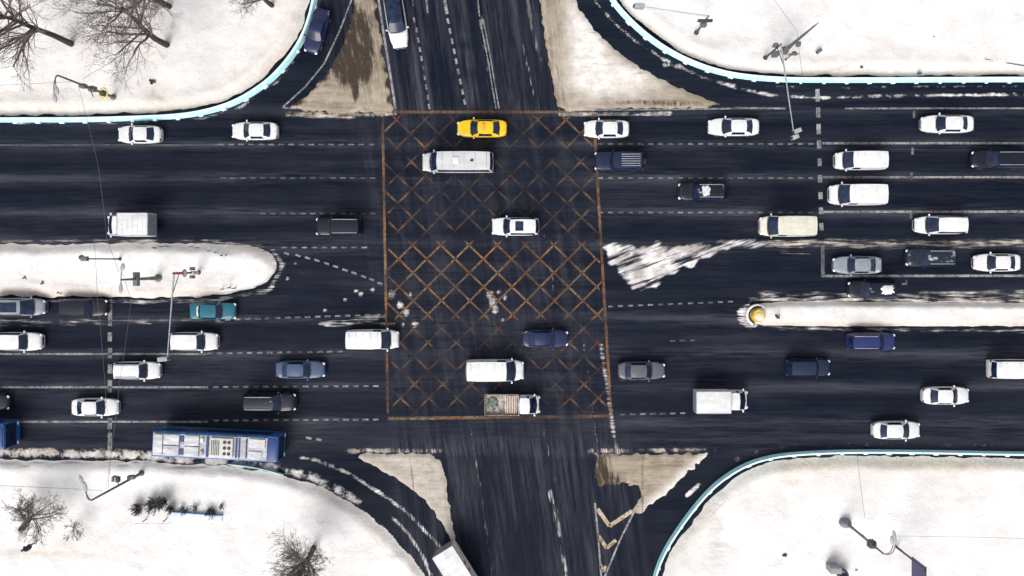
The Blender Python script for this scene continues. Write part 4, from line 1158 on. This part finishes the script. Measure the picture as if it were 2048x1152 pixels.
def ex_bl(root, o, h):
    for k_ in range(3):
        m = MB(); m.box(-.62 + k_ * .2, -.46 + k_ * .2, .35 - k_ * .05, .85 - k_ * .05, 4.7, 5.4 - .1 * k_, .03); m.build('signal_box', (METAL, LAMPHEAD, DARKMETAL)[k_], root, 40)
    m = MB(); m.tube([(0, 0, 5.0), (-.5, .5, 5.1)], .05, 6); m.build('bracket', METAL, root)
    m = MB(); m.box(-.05, .6, .1, .45, 2.9, 3.5, .05); m.build('control_box', METAL, root, 40)
lamp(287, 944, 183, 1001, [(172, 1000, 173, 985, 167, 962), (176, 998, 166, 972, 159, 950)], 'steel street lamp with twin heads and a signal box on the lower left snow', extra=ex_bl)
def ex_m(root, o, h):
    m = MB(); m.box(-.22, .22, -.65, .65, 4.9, 5.5, .05); m.build('control_box', METAL, root, 40)
lamp(320, 556, 242, 557, [(242, 548, 243, 543, 247, 526), (242, 566, 242, 566, 241, 588)], 'street lamp with two opposite heads on the left snow median', r0=.2, extra=ex_m)
def ex_br(root, o, h):
    m = MB(); m.ell((-.1, 0, .6), (.62, .5, .8), 14, 8); m.build('concrete_base', simple('grey_base', (.17, .17, .19), .8), root, 60)
    m = MB(); m.box(-.3, .3, -.32, .32, 6.6, 7.5, .05); m.build('control_box', DARKMETAL, root, 40)
    m = MB(); m.tube([(0, 0, 7), (-.9, .9, 7.1)], .045, 6); m.build('bracket', METAL, root)
lamp(1688, 1042, 1768, 1105, [(1782, 1112, 1786, 1090, 1783, 1072), (1788, 1116, 1791, 1088, 1787, 1060)], 'street lamp with a thick grey base and twin heads on the lower right snow', extra=ex_br)
def ex_tr(root, o, h):
    m = MB(); m.box(-.1, .3, -.6, -.15, 4.4, 4.9, .05); m.build('control_box', METAL, root, 40)
    m = MB(); m.tube([(0, 0, h), (.2, .15, h + 1.2)], [.09, .02], 8); m.build('spike', METAL, root, 50)
root_tr, o_tr, h_tr = lamp(1566, 104, 1624, 53, [], 'thick grey pole without lamp heads on the upper right snow', r0=.22, extra=ex_tr)
root_tr['category'] = 'pole'; root_tr.name = 'utility_pole'; del root_tr['group']

SG = 'traffic signal masts with long arms'
def signal(fx, fy, tx, ty, ends, label, heads, extra=None, r0=.12, brace=True):
    root, o = pole_thing('traffic_signal', fx, fy, label, 'traffic light', SG)
    h = top_h(fx, fy, tx, ty); pole_part(root, h, r0, .08, DARKMETAL)
    e = P(ends[0], ends[1], h + .3)
    m = MB(); m.tube([(0, 0, h - .1), rel(e, o)], [.085, .05], 8); m.build('arm', GALV, root, 50)
    if brace:
        q = Vector((0, 0, h - 1.3)); r_ = Vector(rel(e, o)).lerp(Vector((0, 0, h)), .72)
        m = MB(); m.tube([q, r_], .04, 6); m.build('brace', DARKMETAL, root, 50)
    for (hx, hy, ang, ln) in heads:
        c = Vector(rel(P(hx, hy, h - .1), o)); M = Matrix.Translation(c) @ Matrix.Rotation(math.radians(ang), 4, 'Z')
        hd = MB(); hd.box(-ln / 2, ln / 2, -.2, .2, -.5, .35, .06, M); hd = hd.build('signal_head', LAMPHEAD, root, 40)
        for i in range(3):
            v = MB(); v.tube([tuple(M @ Vector((ln / 2 - .01, 0, .2 - i * .28))), tuple(M @ Vector((ln / 2 + .14, 0, .2 - i * .28)))], .1, 10); v.build('lens_visor', TRIM, hd, 40)
    if extra: extra(root, o, h)
    return root
def ex_sig_m(root, o, h):
    red = REDPAINT; wht = BOXWHITE
    for i in range(4):
        m = MB(); z = .6 + i * .45; m.tube([(0, 0, z), (0, 0, z + .45)], .17, 10); m.build('stripe_band', red if i % 2 == 0 else wht, root, 50)
    m = MB(); m.tube([(.14, 0, 4.4), (.19, 0, 4.41)], .36, 18); m.build('round_sign', REDPAINT, root, 40)
    m = MB(); m.tube([(.185, 0, 4.41), (.205, 0, 4.413)], .25, 18); m.build('sign_face', BOXWHITE, root, 40)
    for sx in (-.5, .5):
        m = MB(); m.box(-.15, .12, sx * .8 - .16, sx * .8 + .16, 1.6, 2.5, .05); m.build('signal_head', METAL, root, 40)
    m = MB(); m.tube([(0, 0, 4.6), (0, 0, h)], .12, 10); m.build('painted_sleeve', simple('dark_red_sleeve', (.30, .06, .05), .5), root, 50)
signal(401, 545, 347, 543, (335, 712), 'traffic signal mast with red and white striped foot on the left snow median', [(327, 718, 5, .9)], ex_sig_m, brace=True)
def ex_sig_tr(root, o, h):
    m = MB(); m.box(-.1, .45, -.55, -.1, 2.9, 3.9, .05); m.build('control_box', METAL, root, 40)
    m = MB(); m.box(-.35, .05, .08, .38, 4.2, 5.0, .05); m.build('signal_head', METAL, root, 40)
signal(1528, 118, 1562, 88, (1587, 262), 'traffic signal mast on the upper right snow with a long arm over the top lane', [(1594, 262, 200, .7), (1590, 274, 200, .6)], ex_sig_tr)
def ex_sig_t(root, o, h):
    m = MB(); m.box(-.2, .35, -.25, .25, 3.2, 4.1, .06); m.build('control_box', METAL, root, 40)
    m = MB(); m.box(-.7, .7, -.12, .12, 4.6, 5.0, .05); m.build('signal_head', DARKMETAL, root, 40)
signal(1391, 68, 1413, 29, (1290, 14), 'traffic signal mast high on the upper right snow with its arm pointing left', [(1279, 12, 176, .9)], ex_sig_t, brace=False)

# slim camera pole on the left median
root, o = pole_thing('camera_pole', 245, 518, 'slim pole with a camera cluster beside the lamp on the left snow median', 'pole')
h = top_h(245, 518, 172, 514); pole_part(root, h, .09, .06, DARKMETAL)
m = MB(); m.box(-.35, .25, -.22, .22, h - .1, h + .35, .08); m.build('camera', METAL, root, 40)
m = MB(); m.ell((-.35, .12, h + .1), (.28, .24, .2)); m.build('camera', DARKMETAL, root, 60)
# sign post beside the upper right signal
root, o = pole_thing('sign_post', 1568, 122, 'short grey sign post with a small panel left of the upper right signal arm', 'sign')
h = top_h(1568, 122, 1589, 107); pole_part(root, h, .07, .06, METAL)
m = MB(); m.box(-.45, .45, -.09, -.05, h - .7, h + .2, .02); m.build('panel', METAL, root)
m = MB(); m.box(-.18, .18, -.05, .12, h - .1, h + .25, .03); m.build('bracket', DARKMETAL, root)
# dark blue panel on a pole, bottom right
root, o = pole_thing('road_sign', 1789, 1091, 'tall dark steel post carrying a large dark blue panel at the bottom right edge', 'sign')
h = 6.9; pole_part(root, h, .12, .10, DARKMETAL, base=False)
m = MB(); m.box(-.05, .05, -3.4, .25, 4.0, 6.8, .02); m.build('panel', simple('sign_blue_back', (.008, .008, .09), .4), root)
m = MB(); m.box(-.08, .08, -3.4, .28, 6.8, 6.9, .01); m.build('frame', DARKMETAL, root)
# grey frame and dark round tank behind it
root, o = pole_thing('info_post', 1664, 1134, 'grey framed box with a dark blue rounded side at the bottom right edge', 'cabinet')
m = MB(); m.box(-.75, .35, -.05, .55, .3, 1.9, .08); m.build('box', simple('grey_box', (.25, .25, .26), .7), root, 40)
m = MB(); m.ell((.75, -.45, .9), (.55, .6, 1.0), 14, 10); m.build('rounded_side', simple('navy_shell', (.012, .016, .06), .4), root, 60)
m = MB(); m.tube([(.35, .25, 1.7), (.55, .1, 1.9)], .05, 6); m.build('bracket', GALV, root)

# overhead wires
def wire(pts, label, r=.016):
    q = []
    for (a, b) in zip(pts[:-1], pts[1:]):
        A, B = Vector(P(*a)), Vector(P(*b)); sag = .012 * (A - B).length
        for i in range(8): 
            t = i / 8; v = A.lerp(B, t); v.z -= sag * 4 * t * (1 - t); q.append(v)
    q.append(Vector(P(*pts[-1])))
    c = q[len(q) // 2].copy()
    m = MB(); m.tube([p - c for p in q], r, 5); o_ = m.build('overhead_wire', simple('wire_grey', (.10, .10, .11), .7), None, 60); o_.location = c
    tag(o_, label, 'wire', 'overhead wires between poles')
wire([(-150, 176, 8.5), (150, 163, 8.5)], 'thin wire running from the left edge to the upper left street lamp')
wire([(165, 158, 8.3), (252, 104, 8.3)], 'thin wire from the upper left street lamp towards the bare trees')
wire([(155, 165, 8.4), (172, 232, 8.6), (196, 330, 9), (214, 480, 9), (238, 545, 8.2)], 'thin wire across the upper lanes to the left median lamp')
wire([(188, 480, 8.8), (195, 600, 8.8), (212, 800, 8.9), (222, 905, 8.6), (216, 976, 8.3)], 'thin wire across the lower left lanes to the lower left lamp')
wire([(-150, 966, 8.2), (205, 981, 8.4)], 'thin wire from the left edge to the lower left street lamp', .016)
wire([(245, 548, 8.0), (262, 600, 8.3), (240, 760, 8.6), (212, 978, 8.4)], 'second thin wire from the median lamp to the lower left lamp', .014)
wire([(1535, -20, 9), (1594, 62, 9.5), (1602, 130, 9.5), (1606, 155, 9.5)], 'thin wire at the upper right passing over the grey pole')
wire([(1714, 905, 9), (1720, 960, 9), (1730, 1036, 9)], 'thin wire across the lower right snow near the lamp', .016)
wire([(1795, 1072, 9), (2200, 1082, 9)], 'faint wire from the lower right lamp to the right edge', .013)
wire([(1970, 118, .55), (2020, 127, .55), (2120, 143, .55)], 'thin dark line lying on the snow at the upper right edge', .05)

# ------------------------------------------------------------------ small things on the snow
def clump(px, py, r, label, name='dark_lump', z=.38, mat=None, seed=0):
    rnd = random.Random(seed); g = G(px, py); m = MB()
    for i in range(5): m.ell((rnd.uniform(-r, r) * .7, rnd.uniform(-r, r) * .5, rnd.uniform(-.03, .08)), (r * rnd.uniform(.25, .55), r * rnd.uniform(.2, .4), r * rnd.uniform(.25, .5)), 8, 6)
    o_ = m.build(name, mat or simple('dark_lumps', (.05, .045, .045), .9, var=.4), None, 50); o_.location = (g[0], g[1], z); tag(o_, label, 'lump', kind='thing')
    return o_
clump(309, 165, .38, 'dark lump on the snow right of the upper left street lamp', seed=3)
clump(1568, 1108, .28, 'small dark lump on the lower right snow left of the lamp', seed=5)
clump(91, 565, .32, 'dark lump on the left end of the left snow median', seed=7, z=.45)
clump(121, 586, .22, 'small dark lump at the lower edge of the left snow median', seed=8, z=.25)
clump(55, 555, .25, 'twiggy dark lump at the left end of the median footpath', seed=9, z=.45)
clump(1718, 135, .24, 'curved dark lump on the upper right snow near the barrier', seed=10)
clump(1865, 76, .16, 'tiny dark lump high on the upper right snow', seed=12)
clump(1710, 1138, .14, 'tiny dark post stub between the lamp and the bottom edge', seed=13)
for (x, y, lb, sz) in ((1633, 106, 'small tilted dark plate sticking out of the upper right snow', .45), (1834, 149, 'small dark utility box beside the upper right barrier', .28)):
    g = G(x, y); m = MB(); root = empty('utility_box', (g[0], g[1], .35), .6 if x < 1700 else 0); tag(root, lb, 'box')
    m.box(-sz / 2, sz / 2, -sz * .3, sz * .3, 0, sz * 1.4, .03); m.build('case', DARKMETAL, root, 40)
    m = MB(); m.box(-sz * .55, sz * .55, -sz * .36, sz * .36, sz * 1.4, sz * 1.5, .015); m.build('lid', METAL, root, 40)

# yellow drum on the nose of the right median
g = G(1513, 630); root = empty('crash_drum', (g[0], g[1], 0)); tag(root, 'round yellow drum set into the nose of the right snow median', 'barrel')
m = MB(); m.tube([(0, 0, .05), (0, 0, .95), (0, 0, 1.05)], [.66, .66, .60], 24); m.build('drum', simple('yellow_drum', (.52, .36, .03), .5, var=.2), root, 40)
m = MB(); m.ell((.05, -.12, 1.02), (.53, .46, .16), 18, 8); m.build('snow_cap', simple('tan_snow_cap', (.66, .54, .40), .85), root, 60)
m = MB(); pts = [(.82 * math.cos(t), .82 * math.sin(t), .28) for t in [math.pi * (.35 + 1.05 * i / 14) for i in range(15)]]; m.tube(pts, .10, 7); m.build('tyre_guard', TRIM, root, 60)
m = MB(); pts = [(1.02 * math.cos(t), 1.02 * math.sin(t), .35) for t in [math.pi * (.25 + 1.1 * i / 14) for i in range(15)]]; m.tube(pts, .12, 7); m.build('snow_ring', simple('snow_rim', (.80, .77, .72), .85), root, 60)
g = G(1549, 631); root = empty('bent_sign', (g[0], g[1], .4)); tag(root, 'small bent dark sign post on the right snow median behind the yellow drum', 'sign')
m = MB(); m.tube([(.35, -.35, 0), (.12, .2, .8)], .05, 7); m.build('post', TRIM, root, 50)
m = MB(); m.tube([(-.1, -.03, .7), (-.06, 0, .74)], .26, 14); m.build('plate', simple('mottled_plate', (.16, .13, .13), .7, var=.5), root, 40)

# low railings on the left median and lower left lawn
def railing(pts, label, hgt=.75, posts=None, z=.42, rails=(.35, .7), mat=DARKMETAL):
    w_ = [G(*p) for p in pts]; c = w_[len(w_) // 2]; root = empty('low_railing', (c[0], c[1], z)); tag(root, label, 'railing')
    for zz in rails:
        m = MB(); m.tube([(a - c[0], b - c[1], zz) for a, b in w_], .02, 5); m.build('rail', GALV, root, 60)
    for (a, b) in [G(*p) for p in (posts or pts)]:
        m = MB(); m.tube([(a - c[0], b - c[1], -.2), (a - c[0], b - c[1], hgt)], .055, 6); m.build('post', mat, root, 50)
railing([(306, 498), (316, 494), (327, 492), (340, 491), (388, 494), (401, 496), (424, 501), (438, 504), (450, 509)], 'low curved railing half buried in snow on the right part of the left median', posts=[(315, 496), (327, 493), (339, 492), (388, 494), (400, 496), (424, 502), (437, 505), (449, 511), (458, 510)])
railing([(449, 578), (463, 576), (474, 577)], 'short railing stub at the lower right edge of the left median', posts=[(449, 578), (463, 575), (473, 576)])
railing([(279, 1040), (296, 1040), (336, 1040), (352, 1040)], 'low steel railing in front of the dark bushes on the lower left snow', hgt=.9, posts=[(296, 1036), (336, 1036)], z=.3, rails=(.85,))
# blue plank edging right of it
g = G(398, 1031); root = empty('planting_border', (g[0], g[1], .3), math.radians(-4)); tag(root, 'low pale blue planting border beside the small shrubs on the lower left snow', 'border')
m = MB(); m.box(-2.5, 2.5, -.33, .30, 0, .22, .04); m.build('bed', simple('bluish_packed_snow', (.62, .68, .74), .85), root, 40)
m = MB(); m.box(-2.55, 2.55, .30, .38, 0, .42, .02); m.build('edge_board', simple('blue_board', (.16, .30, .52), .6), root, 40)

# ------------------------------------------------------------------ trees and shrubs
BARK = simple('dark_bark', (.040, .033, .030), .9, var=.3)
TWIG = simple('twig_brown', (.15, .122, .112), .9, var=.3)

def grow(mbs, p, d, L, r, lvl, rnd, maxl, bend, kids):
    """tapered limb of 4 pieces with side limbs"""
    pts = [Vector(p)]; dirs = []
    d = Vector(d).normalized(); n = 4 if lvl < maxl else 3
    for i in range(n):
        d = (d + Vector((rnd.uniform(-1, 1), rnd.uniform(-1, 1), rnd.uniform(-.5, .9))) * bend).normalized()
        pts.append(pts[-1] + d * (L / n)); dirs.append(d.copy())
    rads = [max(.009, r * (1 - .66 * i / n)) for i in range(n + 1)]
    mb = mbs[0] if lvl == 0 else mbs[1]
    mb.tube(pts, rads, 8 if lvl == 0 else (5 if lvl == 1 else 3), lvl < 2)
    if lvl >= maxl: return
    for k in range(kids[lvl]):
        t = rnd.uniform(.28 if lvl else .30, 1.0); i = min(n - 1, int(t * n)); f = t * n - i
        q = pts[i].lerp(pts[i + 1], f); dd = dirs[i]
        a = dd.orthogonal().normalized(); b = dd.cross(a); ph = rnd.uniform(0, 2 * math.pi); sp = rnd.uniform(.40, .95)
        nd = (dd * math.cos(sp) + (a * math.cos(ph) + b * math.sin(ph)) * math.sin(sp))
        grow(mbs, q, nd, L * rnd.uniform(.42, .68) * (1 - .25 * t), rads[i] * rnd.uniform(.38, .6), lvl + 1, rnd, maxl, bend * 1.15, kids)

def tree(px, py, height, r, label, seed, lean=(0, 0), kids=(13, 7, 5, 3), maxl=4, name='bare_tree', z=.3, bend=.12):
    rnd = random.Random(seed); g = G(px, py); root = empty(name, (g[0], g[1], z)); tag(root, label, 'tree', 'bare winter trees')
    t_, c_ = MB(), MB()
    grow((t_, c_), (0, 0, -.3), (lean[0], lean[1], 1), height, r, 0, rnd, maxl, bend, kids)
    t_.build('trunk', BARK, root, 60); c_.build('crown', TWIG, root, 60)
tree(148, 90, 12.0, .34, 'large bare tree with a thick leaning trunk at the left top edge', 21, (-.06, .02), kids=(17, 9, 6, 3))
tree(338, 92, 11.0, .34, 'large bare tree spreading over the snow right of the left top tree', 34, (-.08, -.02), kids=(18, 9, 6, 3))
tree(343, 16, 10.5, .30, 'bare tree cut by the top edge behind the spreading tree', 45, (0, 0), kids=(13, 8, 5, 3))
tree(548, 14, 7.0, .26, 'bare tree whose twigs just enter at the top left of the slip road', 57, (0, 0), kids=(14, 8, 5, 3))
tree(628, 1094, 7.0, .30, 'rounded bare tree at the bottom edge beside the slip road', 62, (.06, .10), kids=(26, 10, 6, 3), bend=.10)
tree(40, 1060, 5.4, .26, 'forked dark bare tree leaning right near the lower left corner', 71, (1.0, .72), kids=(16, 8, 6, 3), bend=.14)
tree(150, 1046, 2.4, .06, 'pale wispy sapling right of the forked tree', 77, (.3, 0), kids=(12, 7, 4), maxl=3, name='sapling')

def shrub(px, py, r, h, label, seed, n=90):
    rnd = random.Random(seed); g = G(px, py); m = MB(); l_ = MB()
    root = empty('shrub', (g[0], g[1], .28)); tag(root, label, 'shrub', 'shrubs in a row on the lower left snow')
    for i in range(n):
        a = rnd.uniform(0, 2 * math.pi); e = rnd.uniform(.25, 1.0); d = Vector((math.cos(a) * e, math.sin(a) * e, rnd.uniform(.5, 1.2)))
        L = h * rnd.uniform(.6, 1.1); p0 = Vector((rnd.uniform(-.2, .2) * r, rnd.uniform(-.2, .2) * r, -.1)); p1 = p0 + Vector((d.x * r * .6, d.y * r * .6, L * .55)); p2 = p0 + Vector((d.x * r, d.y * r, L))
        m.tube([p0, p1, p2], [.03, .02, .008], 3, False)
        for k in range(5):
            q = p1.lerp(p2, rnd.random()); s_ = rnd.uniform(.05, .12); u = Vector((rnd.uniform(-1, 1), rnd.uniform(-1, 1), rnd.uniform(-.4, .4))).normalized(); v_ = u.orthogonal().normalized()
            b = len(l_.v); l_.v += [tuple(q - u * s_), tuple(q + v_ * s_ * .6), tuple(q + u * s_), tuple(q - v_ * s_ * .6)]; l_.f.append((b, b + 1, b + 2, b + 3))
    m.build('stems', TWIG, root); l_.build('foliage', simple('dark_shrub_leaf', (.060, .062, .062), .85, var=.5), root)
for i, (x, y, r, h, lb) in enumerate([(280, 1014, .72, 1.0, 'round dark shrub at the left end of the shrub row'), (312, 1006, .85, 1.2, 'big dark shrub above the low railing, left of the tall one'), (333, 1000, .7, 1.9, 'tallest dark shrub in the middle of the shrub row'), (346, 1014, .55, 1.0, 'dark shrub just right of the tallest one'), (372, 1017, .55, .7, 'sparse low shrub above the left end of the planting border'), (394, 1014, .45, .8, 'thin shrub above the middle of the planting border'), (426, 1020, .7, .8, 'spiky dark shrub above the right end of the planting border'), (446, 1012, .3, .6, 'tiny shrub at the far right end of the shrub row')]):
    shrub(x, y, r, h, lb, 100 + i, n=[90, 110, 90, 60, 26, 18, 50, 12][i])

# ------------------------------------------------------------------ pedestrian
def person(px, py, head_to, label):
    g = G(px, py); root = empty('person', (g[0], g[1], .36), math.radians(head_to)); tag(root, label, 'person')
    cloth = simple('dark_coat', (.012, .012, .025), .8); skin = simple('skin', (.45, .30, .22), .6); hairm = simple('dark_hair', (.02, .015, .012), .8)
    bm = bmesh.new(); lay = bm.verts.layers.skin.verify()
    def v(co, r):
        q = bm.verts.new(co); q[lay].radius = (r, r); return q
    def chain(a, lst):
        for co, r in lst:
            b = v(co, r); bm.edges.new((a, b)); a = b
        return a
    pel = v((0, 0, .92), .17); pel[lay].use_root = True
    ch = chain(pel, [((.02, 0, 1.12), .17), ((.05, 0, 1.36), .18), ((.06, 0, 1.48), .10), ((.08, 0, 1.56), .062), ((.10, 0, 1.66), .105), ((.105, 0, 1.76), .085)])
    chest = [q for q in bm.verts if abs(q.co.z - 1.36) < .01][0]
    chain(pel, [((.10, .10, .80), .11), ((.28, .10, .48), .075), ((.34, .10, .10), .05), ((.50, .10, .05), .04)])
    chain(pel, [((-.06, -.10, .80), .11), ((-.14, -.10, .46), .075), ((-.40, -.10, .14), .05), ((-.33, -.10, .03), .04)])
    hands = []
    for sg, sw in ((1, -1), (-1, 1)):
        w_ = chain(chest, [((.05, sg * .20, 1.38), .075), ((.02 + sw * .10, sg * .25, 1.12), .055), ((.10 + sw * .22, sg * .24, .90), .042), ((.13 + sw * .24, sg * .24, .83), .034)])
        for i in range(4):
            y = sg * .24 + (i - 1.5) * .02
            chain(w_, [((.15 + sw * .25, y, .77), .010), ((.17 + sw * .255, y, .74 - .004 * (i % 3)), .008)])
        chain(w_, [((.19 + sw * .24, sg * .22, .80), .011), ((.21 + sw * .245, sg * .215, .775), .009)])
    me = bpy.data.meshes.new('body'); bm.to_mesh(me); bm.free()
    o_ = bpy.data.objects.new('body', me); COL.objects.link(o_); o_.parent = root; me.materials.append(cloth)
    o_.modifiers.new('Skin', 'SKIN').use_smooth_shade = True; s_ = o_.modifiers.new('Sub', 'SUBSURF'); s_.levels = 1; s_.render_levels = 1
    m = MB(); m.ell((.085, 0, 1.70), (.125, .115, .13), 14, 9); m.build('hair', hairm, root, 60)
    m = MB(); m.ell((.165, 0, 1.655), (.065, .075, .095), 12, 8); m.ell((.235, 0, 1.65), (.022, .016, .022), 8, 6)
    m.ell((.222, .03, 1.675), (.010, .014, .009), 8, 6); m.ell((.222, -.03, 1.675), (.010, .014, .009), 8, 6); m.ell((.222, 0, 1.605), (.010, .026, .007), 8, 6)
    m.build('face', skin, root, 60)
    m = MB(); m.tube([(-.02, 0, .62), (0, 0, .92), (.03, 0, 1.2), (.05, 0, 1.42)], [.26, .21, .22, .17], 14); m.build('coat', cloth, root, 60)
    return root
person(70, 1087, 200, 'person in dark clothes walking across the snow near the lower left corner')
